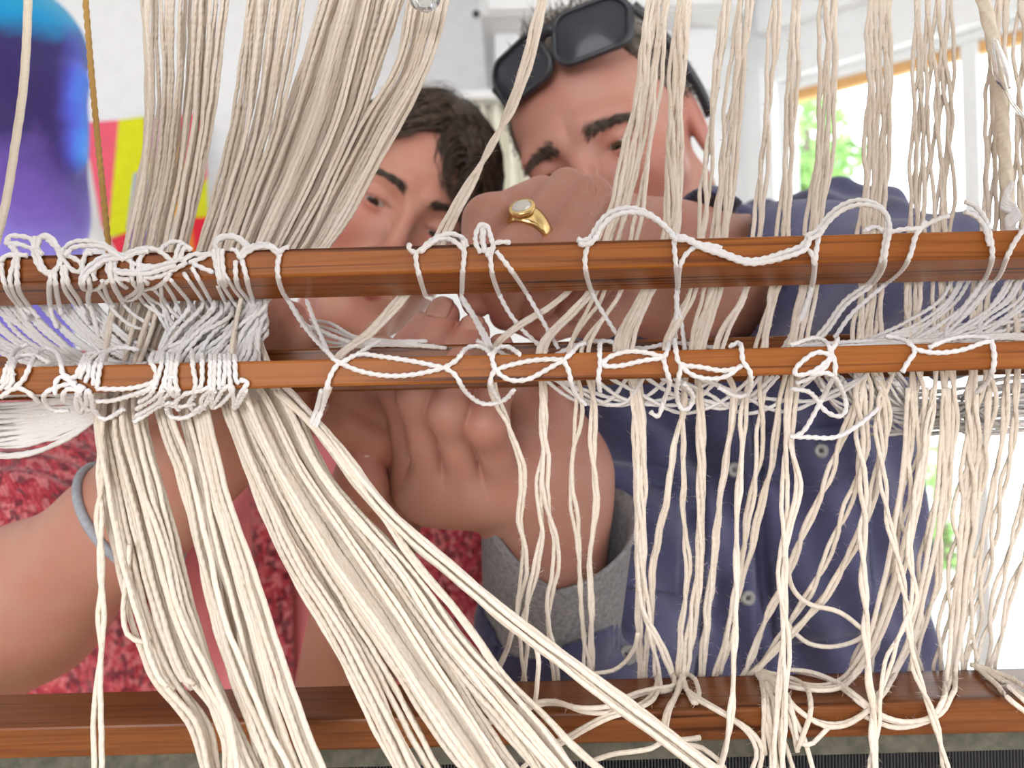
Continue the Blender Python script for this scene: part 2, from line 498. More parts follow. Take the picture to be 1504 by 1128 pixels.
# outdoors: lawn and trees
M_grass = plain('pale_paving', (0.72, 0.75, 0.66), 0.9, 0, 3, 0.12)
bm = bmesh.new(); box_bm(bm, (2.0, 2.0, -0.35), (24, 26, -0.25)); struct('ground', bm_mesh('ground', bm), M_grass)
def leaf_mat(name, c):
    m, nt, bs = new_mat(name)
    f = noise(nt, coords(nt), 3, 3)
    nt.links.new(ramp(nt, f, [(0.3, tuple(np.array(c) * 0.6)), (0.7, c)]), bs.inputs['Base Color'])
    bs.inputs['Roughness'].default_value = 0.6
    bs.inputs['Transmission Weight'].default_value = 0.0
    return m
M_leaf = leaf_mat('leaves_green', (0.34, 0.62, 0.16))
M_bark = plain('bark', (0.22, 0.17, 0.13), 0.9, 0, 40, 0.2, 0.4)
def leaf_cloud(cen, rad, n, size, seed):
    g = np.random.default_rng(seed)
    d = g.normal(size=(n, 3)); d /= np.linalg.norm(d, axis=1, keepdims=True)
    c = np.asarray(cen) + d * (g.uniform(0.25, 1, (n, 1)) ** 0.5) * np.asarray(rad)
    c += 0.12 * np.asarray(rad) * np.stack([lumps(c, seed + k, 8) for k in range(3)], 1)
    t = g.normal(size=(n, 3)); t /= np.linalg.norm(t, axis=1, keepdims=True)
    b = np.cross(t, g.normal(size=(n, 3))); b /= np.linalg.norm(b, axis=1, keepdims=True)
    s = size * g.uniform(0.6, 1.3, (n, 1))
    V = np.stack([c - t * s, c + b * s * 0.45, c + t * s, c - b * s * 0.45], 1).reshape(-1, 3)
    return V, np.arange(n * 4).reshape(n, 4)
def tree(spots, n, size, seed, label, trunk):
    base = np.array([trunk[0][0], trunk[0][1], trunk[0][2]])
    e = empty('tree', base, label, 'tree')
    Vs, Fs, o = [], [], 0
    for i, (c, r) in enumerate(spots):
        V, F = leaf_cloud(c, r, n, size, seed + i); Vs.append(V); Fs.append(F + o); o += len(V)
    cr_ = child('crown', npmesh('crown', np.vstack(Vs), np.vstack(Fs), False), M_leaf, e); cr_['kind'] = 'stuff'
    child('trunk', tubes_mesh('trunk', [tube_arrays(spline(trunk, 0.1), np.linspace(0.09, 0.03, len(spline(trunk, 0.1))), 8)]), M_bark, e)
a, b = P(1185, 190, 6.0), P(1215, 235, 6.3)
tree([(a, (0.26, 0.3, 0.34)), (b, (0.30, 0.3, 0.2)), (P(1168, 265, 6.0), (0.13, 0.2, 0.2))], 420, 0.05, 3,
     'bright green leafy tree outside the window, above the navy shoulder', [(a[0] + 0.1, a[1] + 0.1, -0.25), (a[0] + 0.08, a[1] + 0.1, 1.2), tuple(a)])
c = P(1352, 720, 6.2); d_ = P(1385, 830, 6.2)
tree([(c, (0.28, 0.3, 0.4)), (d_, (0.26, 0.3, 0.28)), (P(1345, 890, 6.0), (0.14, 0.2, 0.22))], 330, 0.05, 31,
     'pale green bush low outside the window, behind the twisted yarn pairs', [(d_[0], d_[1], -0.25), (d_[0], d_[1], 0.1), tuple(d_)])

# ------------------------------------------------------------------ far left and upper furnishings
# white cupboard high on the wall, with a black knob, and a shelf under it
M_cup = plain('cupboard_white', (0.78, 0.79, 0.80), 0.5, 0, 10, 0.02)
p0 = P(706, 108, 2.3); p1 = P(706, 22, 2.3)
cup = empty('wall_cupboard', (p0[0], p0[1], p0[2]), 'white wall cupboard with a small black knob, high behind the sunglasses', 'cupboard')
bm = bmesh.new(); box_bm(bm, (p1[0], 2.3, p1[2]), (p1[0] + 0.75, 2.87, p1[2] + 0.5)); child('body', bm_mesh('body', bm, 0.004), M_cup, cup)
bm = bmesh.new(); box_bm(bm, (p1[0] + 0.02, 2.28, p1[2] + 0.005), (p1[0] + 0.72, 2.298, p1[2] + 0.48)); child('door', bm_mesh('door', bm, 0.004), M_cup, cup)
bm = bmesh.new(); box_bm(bm, (p1[0] + 0.035, 2.42, p0[2] - 0.02), (p1[0] + 0.7, 2.87, p1[2])); child('back_panel', bm_mesh('back_panel', bm, 0.004), M_cup, cup)
kp = P(697, 17, 2.27)
kn = bmesh.new(); bmesh.ops.create_uvsphere(kn, u_segments=14, v_segments=10, radius=0.011)
M_black = plain('black_plastic', (0.02, 0.02, 0.022), 0.35, 0, 30, 0.1)
for v in kn.verts: v.co = Vector((v.co[0] + p1[0] + 0.0 - 0.012, v.co[1] * 0.7 + 2.285, v.co[2] + kp[2]))
child('knob', bm_mesh('knob', kn, 0, 2, True), M_black, cup)
bm = bmesh.new(); box_bm(bm, (p1[0] - 0.10, 2.34, p0[2] - 0.055), (p1[0] + 0.6, 2.87, p0[2] - 0.03))
sh = link('wall_shelf', bm_mesh('wall_shelf', bm, 0.003), M_cup)
tag(sh, 'thin white shelf board under the white wall cupboard', 'shelf')
# cream curtain hanging under the shelf
xs = np.linspace(-0.09, 0.16, 60); V = []; zt, zb = p0[2] - 0.056, p0[2] - 0.60
for z in np.linspace(zt, zb, 12):
    for x in xs: V.append((p1[0] + x, 2.40 + 0.018 * math.sin(x * 150 + 0.6 * math.sin(z * 9)), z))
F = np.array([[r * 60 + i, r * 60 + i + 1, (r + 1) * 60 + i + 1, (r + 1) * 60 + i] for r in range(11) for i in range(59)])
cu = link('curtain', npmesh('curtain', V, F), plain('cream_curtain', (0.80, 0.78, 0.66), 0.9, 0, 40, 0.04))
sm = cu.modifiers.new('thick', 'SOLIDIFY'); sm.thickness = 0.003
tag(cu, 'cream curtain hanging in folds under the white shelf', 'curtain')

# felted shawl on a stand, far left
def felt_f(p):
    d = chain(p, [(P(-2, 75, 1.5), .135), (P(-36, 300, 1.5), .17), (P(-70, 560, 1.5), .16)], .08)
    d = smin(d, chain(p, [(P(60, 300, 1.56), .06), (P(62, 560, 1.56), .055)], .03), .02)
    d = smin(d, chain(p, [(P(95, 120, 1.48), .03), (P(98, 225, 1.47), .035)], .03), .03)
    return d + 0.008 * lumps(p, 4, 16).astype(np.float32) + 0.003 * lumps(p, 5, 50).astype(np.float32)
ctr = P(40, 300, 1.5)
V, F = surface(felt_f, ctr - np.array([.36, .25, .48]), ctr + np.array([.22, .25, .46]), 0.008)
# dyed colour of the felt follows its own height and side
m, nt, bs = new_mat('dyed_felt')
g = nd(nt, 'ShaderNodeNewGeometry'); sp = nd(nt, 'ShaderNodeSeparateXYZ')
tco = coords(nt); nz = noise(nt, tco, 6, 4, 0.6, 0.8)
nt.links.new(tco, sp.inputs[0])
zt, zb = P(0, -60, 1.5)[2], P(0, 470, 1.5)[2]
f1 = mathn(nt, 'ADD', mathn(nt, 'DIVIDE', mathn(nt, 'SUBTRACT', zt, sp.outputs[2]), zt - zb), mathn(nt, 'MULTIPLY', mathn(nt, 'SUBTRACT', nz, 0.5), 0.30))
cA = ramp(nt, f1, [(0.06, (0.0, 0.36, 0.46)), (0.18, (0.0, 0.24, 0.50)), (0.27, (0.026, 0.014, 0.10)), (0.52, (0.030, 0.012, 0.10)), (0.68, (0.16, 0.085, 0.42)), (0.85, (0.30, 0.25, 0.80)), (1.0, (0.20, 0.16, 0.65))])
xl, xr = P(78, 200, 1.45)[0], P(126, 200, 1.45)[0]
f2 = mathn(nt, 'ADD', mathn(nt, 'DIVIDE', mathn(nt, 'SUBTRACT', sp.outputs[0], xl), xr - xl), mathn(nt, 'MULTIPLY', mathn(nt, 'SUBTRACT', nz, 0.5), 0.7))
cB = ramp(nt, f2, [(0.1, (0.06, 0.035, 0.22)), (0.5, (0.07, 0.09, 0.55)), (0.8, (0.06, 0.24, 0.75)), (1.0, (0.25, 0.5, 0.9))])
cc = mixc(nt, ramp(nt, f2, [(0.1, (0, 0, 0)), (0.55, (1, 1, 1))]), cA, cB)
nt.links.new(cc, bs.inputs['Base Color']); bs.inputs['Roughness'].default_value = 0.95
bs.inputs['Sheen Weight'].default_value = 0.5; bs.inputs['Sheen Tint'].default_value = (0.5, 0.6, 1, 1)
bump(nt, bs, noise(nt, tco, 140, 4), 0.4, 0.003)
fe = empty('felted_shawl', (ctr[0], 1.5, 0.0), 'thick felted wool shawl dyed teal, blue and purple, on a stand at far left', 'shawl')
child('wool', npmesh('wool', V, F), m, fe)
st = [tuple(np.array([ctr[0] - 0.03, 1.52, z])) for z in (0.02, 0.5, 1.0, 1.5)]
child('pole', tubes_mesh('pole', [tube_arrays(spline(st, .1), 0.016, 10)]), M_black, fe)
bm = bmesh.new(); bmesh.ops.create_cone(bm, cap_ends=True, segments=24, radius1=0.16, radius2=0.15, depth=0.025)
for v in bm.verts: v.co += Vector((ctr[0] - 0.03, 1.52, 0.0125))
child('base', bm_mesh('base', bm, 0.002), M_black, fe)

# patchwork hanging with bright triangles
DQ = ray_plane(215, 280, corner, np.array([math.sin(BA), -math.cos(BA), 0]))[1] - 0.06
def patch_poly(name, pts, col, dy, par):
    bm = bmesh.new()
    a = [bm.verts.new(tuple(P(x, y, DQ) + np.array([0, dy, 0]))) for x, y in pts]
    b = [bm.verts.new(tuple(Vector(v.co) + Vector((0, -0.004, 0)))) for v in a]
    k = len(a)
    bm.faces.new(a); bm.faces.new(b[::-1])
    for i in range(k): bm.faces.new((a[i], b[i], b[(i + 1) % k], a[(i + 1) % k]))
    return child(name, bm_mesh(name, bm), plain('patch_' + str(len(bpy.data.materials)), col, 0.85, 0, 30, 0.05, 0.2), par)
q0 = P(215, 390, DQ)
qt = empty('patchwork_hanging', q0, 'bright patchwork wall hanging of pink, yellow, orange and red cloth pieces behind yarn', 'hanging')
pl = [([(118, 182), (300, 166), (308, 330), (300, 400), (185, 405), (165, 370)], (0.83, 0.80, 0.82), 0.003, 'backing')]
for nm, pts, col in [('patch', [(123, 181), (176, 177), (160, 350), (150, 330)], (0.90, 0.13, 0.20)),
                     ('patch', [(176, 177), (214, 172), (222, 240), (196, 340), (160, 350)], (0.78, 0.80, 0.01)),
                     ('patch', [(198, 256), (215, 252), (222, 345), (188, 338)], (0.42, 0.48, 0.66)),
                     ('patch', [(163, 352), (200, 338), (188, 368), (176, 376)], (0.85, 0.04, 0.08)),
                     ('patch', [(214, 172), (262, 175), (240, 250), (222, 240)], (0.62, 0.40, 0.45)),
                     ('patch', [(262, 172), (300, 167), (306, 260), (285, 300)], (0.80, 0.08, 0.16)),
                     ('patch', [(262, 185), (285, 300), (262, 330), (240, 260)], (0.90, 0.45, 0.06)),
                     ('patch', [(306, 262), (308, 320), (284, 322), (285, 300)], (0.76, 0.78, 0.02)),
                     ('patch', [(308, 320), (300, 360), (290, 380), (284, 322)], (0.86, 0.02, 0.05)),
                     ('patch', [(284, 322), (290, 380), (272, 375), (268, 335)], (0.92, 0.28, 0.04)),
                     ('patch', [(222, 240), (240, 260), (262, 330), (222, 345)], (0.80, 0.78, 0.62)),
                     ('patch', [(188, 368), (200, 338), (222, 345), (230, 400), (190, 400)], (0.30, 0.18, 0.62))]:
    patch_poly(nm, pts, col, -0.0015 * (len(qt.children) + 1), qt)
patch_poly(*('backing', pl[0][0], pl[0][1], 0.004, qt))

# ------------------------------------------------------------------ the loom: bars, beater with its reed
M_oak = wood_mat('oiled_wood', (0.080, 0.018, 0.004), (0.27, 0.078, 0.014), (0.35, 0.115, 0.022), 0.42)
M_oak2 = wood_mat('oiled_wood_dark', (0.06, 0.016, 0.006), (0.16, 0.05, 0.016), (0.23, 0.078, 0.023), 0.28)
def zat(y, d): return P(752, y, d)[2]
def bar(name, prof, label, mat=M_oak, cat='wooden bar'):
    zc = sum(z for _, z in prof) / len(prof)
    o = link(name, prism_x(name, prof, -0.62, 0.62, 0.0011), mat)
    return tag(o, label, cat)
UF, MF, RF = 0.330, 0.330, 0.386
zu0, zu1, zu2 = zat(356.5, UF), zat(397.5, UF), zat(430.5, 0.364)
bar('heddle_bar', [(UF, zu1), (UF, zu0), (0.364, zu0 - 0.001), (0.364, zu2)], 'upper reddish wooden heddle bar with white cords looped over it')
zm0, zm1 = zat(520.5, MF), zat(561.0, MF)
bar('heddle_bar', [(MF, zm1), (MF, zm0), (0.341, zm0), (0.341, zm1)], 'slim wooden heddle bar in the middle, hands behind it')
zr0, zr1 = zat(503.5, RF), zat(569.0, RF)
bar('heddle_bar', [(RF, zr1), (RF, zr0), (0.398, zr0), (0.398, zr1)], 'wooden bar mostly hidden behind the slim middle bar', M_oak2)

BB, BF = 0.400, 0.3610
zb0 = zat(1000, BB); zb2 = zat(1096, BF)
cb = link('yarn_shade_beam', prism_x('yarn_shade_beam', [(0.09, 1.295), (0.09, 1.41), (0.135, 1.41), (0.135, 1.295)], -0.75, 0.75, 0.003), M_oak2)  # beam added out of view to keep light off the upper yarns
tag(cb, 'unseen wooden cross beam added above the viewer to shade the upper yarns', 'wooden bar')
bt = empty('beater', (0, 0.38, zb2 - 0.15), 'brown wooden loom beater along the bottom, its reed below', 'loom beater')
child('top_rail', prism_x('top_rail', [(BF, zb2), (BF, zb0 - 0.0008), (BF + 0.004, zb0), (BB, zb0), (BB, zb2 - 0.01), (BF + 0.02, zb2 - 0.01), (BF + 0.02, zb2)], -0.62, 0.62, 0.0012), M_oak2, bt)
M_bind = plain('reed_binding', (0.095, 0.088, 0.062), 0.8, 0, 160, 0.35, 0.5)
zc0, zc1 = zat(1099, 0.366), zat(1128, 0.366)
rd = child('reed_binding', prism_x('reed_binding', [(0.364, zc0 - 0.006), (0.366, zb2 + 0.0005), (0.378, zb2 + 0.0005), (0.380, zc0 - 0.006)], -0.6, 0.6, 0.0008), M_bind, bt)
M_steel = plain('reed_steel', (0.05, 0.05, 0.055), 0.4, 0.6, 60, 0.2)
its = []
for x in np.arange(-0.31, 0.315, 0.00145):
    bmV = np.array([(x + dx, y, z) for z in (zc0 - 0.004, zc0 - 0.075) for dx, y in ((-.0003, .366), (.0003, .366), (.0003, .376), (-.0003, .376))])
    its.append((bmV, np.array([[0, 1, 5, 4], [1, 2, 6, 5], [2, 3, 7, 6], [3, 0, 4, 7]]), np.zeros((16, 2))))
V, F, U = join_arrays(its)
te = child('reed_teeth', npmesh('reed_teeth', V, F, False), M_steel, bt); te['kind'] = 'stuff'
# ------------------------------------------------------------------ people
def skin_mat(name, base, red):
    m, nt, bs = new_mat(name)
    v = coords(nt)
    at = nd(nt, 'ShaderNodeVertexColor', layer_name='tint')
    sp = nd(nt, 'ShaderNodeSeparateColor'); nt.links.new(at.outputs[0], sp.inputs[0])
    n1 = noise(nt, v, 45, 5, 0.6); n2 = noise(nt, v, 700, 3)
    c = mixc(nt, ramp(nt, n1, [(0.3, (0, 0, 0)), (0.75, (0.55, 0.55, 0.55))]), base, red)
    c = mixc(nt, sp.outputs[0], c, red)                                   # redder skin: knuckles, cheeks, ears
    c = mixc(nt, sp.outputs[1], c, tuple(np.array(red) * np.array([0.75, 0.55, 0.6])))   # lips
    nt.links.new(c, bs.inputs['Base Color'])
    bs.inputs['Roughness'].default_value = 0.48
    bs.inputs['Specular IOR Level'].default_value = 0.4
    bs.inputs['Subsurface Weight'].default_value = 0.12
    bs.inputs['Subsurface Radius'].default_value = (0.006, 0.002, 0.001)
    bs.inputs['Subsurface Scale'].default_value = 0.6
    w = nd(nt, 'ShaderNodeTexVoronoi'); w.inputs['Scale'].default_value = 900; nt.links.new(v, w.inputs['Vector'])
    b1 = bump(nt, bs, n2, 0.25, 0.0006)
    bump(nt, bs, w.outputs[0], 0.10, 0.0006, b1)
    return m
M_skin_m = skin_mat('man_skin', (0.46, 0.240, 0.180), (0.45, 0.160, 0.120))
M_skin_w = skin_mat('woman_skin', (0.50, 0.262, 0.185), (0.52, 0.17, 0.13))
M_nail_m = plain('nail', (0.47, 0.225, 0.17), 0.25, 0, 50, 0.04)

def head_frame(yaw, pitch, roll):
    y, t, r = (math.radians(a) for a in (yaw, pitch, roll))
    af = np.array([-math.sin(y), -math.cos(y), 0]); ax = np.array([math.cos(y), -math.sin(y), 0]); az = np.array([0, 0, 1.0])
    af, az = af * math.cos(t) - az * math.sin(t), az * math.cos(t) + af * math.sin(t)
    R = np.array([[math.cos(r), 0, -math.sin(r)], [0, 1, 0], [math.sin(r), 0, math.cos(r)]])
    return np.stack([R @ ax, R @ af, R @ az], 1)               # columns: right of the picture, face-forward, crown

def make_head(c, M, S, jaw=1.0, brow=1.0, nose=1.0, lid=0.0035, smile=0.0, browz=.021):
    c = np.asarray(c, np.float32); Mf = M.astype(np.float32)
    def f(pw):
        p = ((pw - c) @ Mf) / S
        q = p.copy(); q[:, 0] = np.abs(q[:, 0])                 # most of a face is symmetric
        d = ell(p, (0, -.010, .034), (.0755, .096, .086))
        d = smin(d, ell(p, (0, .020, -.035), (.060 * jaw, .066, .084)), .03)
        d = smin(d, rc(q, (.052 * jaw, .004, -.062), (.020, .066, -.108), .017, .015), .03)
        d = smin(d, rc(p, (-.008, .078, -.110), (.008, .078, -.110), .0145, .0145), .022)
        d = smin(d, sph(q, (.045, .054, -.030), .022), .022)
        d = smin(d, rc(q, (.012, .082, browz), (.044, .068, browz - .002), .0095 * brow, .0085 * brow), .014)
        d = smax(d, -(sph(q, (.0315, .098, -.001), .0155)), .016)                      # sockets
        d = smin(d, rc(p, (0, .084, .010), (0, .107 * (1 + .02 * (nose - 1)), -.040), .0068, .0092 * nose), .010)
        d = smin(d, sph(p, (0, .106, -.042), .0112 * nose), .006)
        d = smin(d, ell(q, (.0125, .094, -.046), (.0085, .011, .0078)), .006)
        d = smax(d, -ell(q, (.0068, .100, -.0535), (.0036, .006, .0040)), .003)        # nostrils
        d = smin(d, ell(p, (0, .078, -.073), (.031, .0165, .024)), .014)
        zc = -.0735 + smile * 6 * (q[:, 0] ** 2)
        qq = q.copy(); qq[:, 2] -= smile * 6 * q[:, 0] ** 2
        d = smin(d, rc(qq, (.0, .0925, -.0700), (.0215, .0835, -.0735), .0042, .0016), .004)
        d = smin(d, rc(qq, (.0, .0925, -.0795), (.0195, .0835, -.0755), .0052, .0018), .004)
        d = smax(d, -rc(qq, (.0, .0975, -.0748), (.023, .0865, -.0745), .0011, .0008), .002)
        d = smin(d, sph(q, (.0315, .0705, -.001), .0136), .004)                         # lids over the eyeball
        d = smax(d, -ell(q, (.0315, .0870, -.0036), (.0142, .0120, lid)), .0016)        # the eye opening
        # ear
        d = smin(d, ell(q, (.0755, -.012, -.010), (.0065, .017, .030)), .006)
        d = smax(d, -ell(q, (.0835, -.010, -.006), (.0045, .010, .020)), .004)
        # neck
        d = smin(d, rc(p, (0, -.030, -.085), (0, -.075, -.24), .050 * jaw, .060 * jaw), .035)
        return (d * S).astype(np.float32)
    return f

def head_tint(V, c, M, S, extra=()):
    p = ((V - c) @ M) / S; q = p.copy(); q[:, 0] = np.abs(q[:, 0])
    t = np.zeros((len(V), 3))
    def gs(cn, r): return np.exp(-(((q - np.array(cn)) / r) ** 2).sum(1))
    t[:, 0] = 0.85 * gs((.045, .065, -.035), .026) + 0.8 * gs((0, .106, -.042), .016) + .9 * gs((.08, -.012, -.012), .03) + .25 * gs((0, .08, .05), .03) + .5 * gs((.0315, .085, -.006), .013)
    lip = np.minimum(rc(q.astype(np.float32), (.0, .0935, -.0700), (.0205, .0845, -.0735), .0042, .0016), rc(q.astype(np.float32), (.0, .0935, -.0795), (.0185, .0845, -.0755), .0052, .0018))
    t[:, 1] = np.clip(1 - np.maximum(lip, 0) / .0022, 0, 1)
    t[:, 0] = np.clip(t[:, 0], 0, 1)
    return t

# an eyeball with iris and pupil coloured by angle from its own gaze axis
def eye_mat(name, iris):
    m, nt, bs = new_mat(name)
    v = coords(nt); sp = nd(nt, 'ShaderNodeSeparateXYZ')
    nrm = nd(nt, 'ShaderNodeVectorMath', operation='NORMALIZE'); nt.links.new(v, nrm.inputs[0]); nt.links.new(nrm.outputs[0], sp.inputs[0])
    ang = mathn(nt, 'ARCCOSINE', sp.outputs[1])
    c = ramp(nt, mathn(nt, 'DIVIDE', ang, 1.0), [(0.0, (0.004, 0.004, 0.004)), (0.2, (0.004, 0.004, 0.004)), (0.23, iris), (0.49, tuple(np.array(iris) * 0.6)), (0.54, (0.42, 0.37, 0.35)), (1.0, (0.46, 0.36, 0.34))])
    nt.links.new(c, bs.inputs['Base Color']); bs.inputs['Roughness'].default_value = 0.08
    return m
def eyeball(par, c, M, S, side, mat, gaze=(0, -0.25)):
    bm = bmesh.new(); bmesh.ops.create_uvsphere(bm, u_segments=28, v_segments=20, radius=0.0124 * S)
    o = link('eyeball', bm_mesh('eyeball', bm, 0, 2, True), mat, par)
    g = M @ np.array([gaze[0], 1.0, gaze[1]]); g /= np.linalg.norm(g)
    xx = np.cross(g, M[:, 2]); xx /= np.linalg.norm(xx); zz = np.cross(xx, g)
    pos = c + M @ (np.array([.0315 * side, .0705, -.001]) * S)
    mw = Matrix(((xx[0], g[0], zz[0], pos[0]), (xx[1], g[1], zz[1], pos[1]), (xx[2], g[2], zz[2], pos[2]), (0, 0, 0, 1)))
    o.matrix_parent_inverse = Matrix.Translation(-par_loc(par)); o.matrix_basis = mw
    return o

def hair_mat(name, c0, c1, rough=0.45):
    m, nt, bs = new_mat(name)
    uv = nd(nt, 'ShaderNodeUVMap'); sp = nd(nt, 'ShaderNodeSeparateXYZ'); nt.links.new(uv.outputs[0], sp.inputs[0])
    f = noise(nt, coords(nt), 160, 2)
    nt.links.new(ramp(nt, f, [(0.35, c0), (0.7, c1)]), bs.inputs['Base Color'])
    bs.inputs['Roughness'].default_value = rough
    return m

def strands(paths, r0, sides=3):
    its = []
    for pts in paths:
        n = len(pts); r = r0 * np.clip(np.minimum(1.0, 3.2 * (1 - np.linspace(0, 1, n))), .12, 1)
        its.append(tube_arrays(pts, r, sides))
    return its

def proj(bvh, pt, direc=None, off=0.0):
    """drop a world point on a surface along the line from the room's front (y) axis"""
    d = Vector((0, 1, 0)) if direc is None else Vector(direc)
    o = Vector(pt) - d * 0.5
    h = bvh.ray_cast(o, d)
    if h[0] is None: return None
    return np.array(h[0] - d * off), np.array(h[1])

def cloth_patch(name, par, mat, bvh, fn, nu, nv, off, thick, d0):
    """fn(u, v) -> pixel position; a sheet laid on the garment under it"""
    V = []
    for j in range(nv + 1):
        for i in range(nu + 1):
            x, y = fn(i / nu, j / nv)
            ray = P(x, y, 1.0) - CAM; ray /= np.linalg.norm(ray)
            h = bvh.ray_cast(Vector(CAM), Vector(ray))
            V.append(np.array(h[0]) - ray * off if h[0] is not None else (V[-1] if V else P(x, y, d0)))
    F = np.array([[j * (nu + 1) + i, j * (nu + 1) + i + 1, (j + 1) * (nu + 1) + i + 1, (j + 1) * (nu + 1) + i] for j in range(nv) for i in range(nu)])
    o = child(name, npmesh(name, V, F), mat, par)
    s = o.modifiers.new('thick', 'SOLIDIFY'); s.thickness = thick; s.offset = 0
    return o
def quad(a, b, c, d, sag=0.0):
    a, b, c, d = (np.array(x, float) for x in (a, b, c, d))
    def fn(u, v):
        q = (a * (1 - u) + b * u) * (1 - v) + (d * (1 - u) + c * u) * v
        return q[0], q[1] + sag * v * 4 * u * (1 - u)
    return fn

def button(par, pos, nrm, r, mat):
    bm = bmesh.new()
    prof = [(0, .0016), (.45 * r, .0014), (.62 * r, .0022), (.88 * r, .0026), (r, .0012), (r * .9, 0)]
    n = 20; rings = []
    for rr, h in prof[1:]:
        rings.append([bm.verts.new((rr * math.cos(2 * math.pi * k / n), rr * math.sin(2 * math.pi * k / n), h)) for k in range(n)])
    bm.faces.new(rings[0])
    for a, b in zip(rings[:-1], rings[1:]):
        for k in range(n): bm.faces.new((a[k], b[k], b[(k + 1) % n], a[(k + 1) % n]))
    Q = Vector(nrm).to_track_quat('Z', 'Y').to_matrix().to_4x4(); Q.translation = Vector(pos)
    for v in bm.verts: v.co = Q @ v.co
    b = child('button', bm_mesh('button', bm, 0, 2, True), mat, par)
    its = []
    for s in (-1, 1):
        a_ = np.array(Q @ Vector((-.28 * r * s, -.28 * r, .0018))); b_ = np.array(Q @ Vector((.28 * r * s, .28 * r, .0018)))
        its.append(tube_arrays(np.array([a_, (a_ + b_) / 2 + np.array(nrm) * .0006, b_]), .0005, 5))
    child('thread', tubes_mesh('thread', its), M_thread, b)
    return b
M_thread = plain('button_thread', (0.03, 0.03, 0.05), 0.8)
M_button = plain('horn_button', (0.42, 0.41, 0.39), 0.3, 0, 120, 0.15)

def nail(par, tip, axis, nrm, r, length, mat):
    """a curved fingernail plate: tip = finger end point on its axis, axis = towards the tip, nrm = back of the finger"""
    axis = np.array(axis, float); axis /= np.linalg.norm(axis)
    nrm = np.array(nrm, float); nrm -= axis * nrm.dot(axis); nrm /= np.linalg.norm(nrm); sd = np.cross(axis, nrm)
    V = []; nu, nv = 8, 8
    for j in range(nv + 1):
        v = j / nv
        wdt = 0.86 * (1 - 0.9 * max(0, (v - .72) / .28) ** 2 * .35) * (1 - .5 * max(0, (.22 - v) / .22) ** 2)
        for i in range(nu + 1):
            a = (i / nu * 2 - 1) * wdt
            al = (v - 1) * length + r * .62 + .0012 * (1 - a * a) * (1 if v > .5 else -1)
            V.append(tip + axis * al + sd * math.sin(a) * r * .88 + nrm * (math.cos(a) * r * .93 + .0009 - .0022 * max(0, v - .75) / .25))
    F = np.array([[j * (nu + 1) + i, j * (nu + 1) + i + 1, (j + 1) * (nu + 1) + i + 1, (j + 1) * (nu + 1) + i] for j in range(nv) for i in range(nu)])
    o = child('fingernail', npmesh('fingernail', V, F), mat, par)
    s = o.modifiers.new('thick', 'SOLIDIFY'); s.thickness = .0006; s.offset = 0
    return o

def hand_sdf(fingers, palm, kf=.0022, kp=.010, creases=True):
    """fingers: lists of (world point, radius); palm: list of (a, b, ra, rb)"""
    fingers = [[(np.asarray(p, np.float32), r) for p, r in fg] for fg in fingers]
    def f(p):
        d = None
        for a, b, ra, rb in palm:
            e = rc(p, a, b, ra, rb); d = e if d is None else smin(d, e, .022)
        fd = None
        for fg in fingers:
            e = chain(p, fg, .011)
            for k, (jp, jr) in enumerate(fg[1:-1], 1):                    # knuckle: a little swelling and fine cross wrinkles
                ax = fg[k + 1][0] - fg[k - 1][0]; ax = ax / np.linalg.norm(ax)
                w = np.exp(-(((p - jp) ** 2).sum(1)) / (jr * 1.05) ** 2)
                e = e - .0004 * w
            fd = e if fd is None else smin(fd, e, kf)
        d = smin(d, fd, kp)
        return d.astype(np.float32)
    return f
def wrinkle(V, fingers, amp=.00030, k=1900.):
    V = V.copy()
    for fg in fingers:
        for i, (jp, jr) in enumerate(fg[1:-1], 1):                        # fine cross wrinkles on the back of each knuckle
            ax = fg[i + 1][0] - fg[i - 1][0]; ax = ax / np.linalg.norm(ax)
            rel = V - jp; s = rel @ ax; rad = rel - s[:, None] * ax
            L = np.linalg.norm(rad, axis=1, keepdims=True) + 1e-9
            w = np.exp(-(rel ** 2).sum(1) / (jr * 1.1) ** 2) * np.clip(-rad[:, 1] / L[:, 0], 0, 1)
            bow = 1 + .25 * np.sin(rel[:, 0] * 500)
            V += rad / L * (amp * w * np.sin(s * k * bow))[:, None]
    return V
def hand_tint(V, fingers):
    t = np.zeros((len(V), 3))
    for fg in fingers:
        for p, r in fg[1:-1]: t[:, 0] += .30 * np.exp(-((V - p) ** 2).sum(1) / (r * 1.3) ** 2)
        p, r = fg[-1]; t[:, 0] += .5 * np.exp(-((V - p) ** 2).sum(1) / (r * 1.4) ** 2)
    t[:, 0] = np.clip(t[:, 0] + .08 * lumps(V, 9, 160), 0, 1)
    return t
def bounds(pts, pad):
    a = np.array([p for p in pts]); return a.min(0) - pad, a.max(0) + pad
def mm(x): return x / 1000.0
def G(x, y, d, r): return (P(x, y, d), mm(r))

def join_skin(name, parts, mat, par):
    Vs, Fs, Ts, o = [], [], [], 0
    for V, F, T in parts:
        Vs.append(V); Fs.append(F + o); Ts.append(T); o += len(V)
    return child(name, npmesh(name, np.vstack(Vs), np.vstack(Fs), True, None, np.vstack(Ts)), mat, par)

# ============================================================== the man
man = empty('person', (P(1075, 564, .8)[0], .8, 0.0), 'man in a navy button shirt with dark sunglasses pushed up on his head', 'person')
MM = head_frame(29, 10, 18); MS = 1.0
mc = P(853, 232, .655) - MM @ np.array([0, .085, 0]) * MS
hf = make_head(mc, MM, MS, 1.04, 1.35, 1.1, .0029, 0, .0165)
Vh, Fh = surface(hf, mc - .20, mc + .18, .0019)
Th = head_tint(Vh, mc, MM, MS)
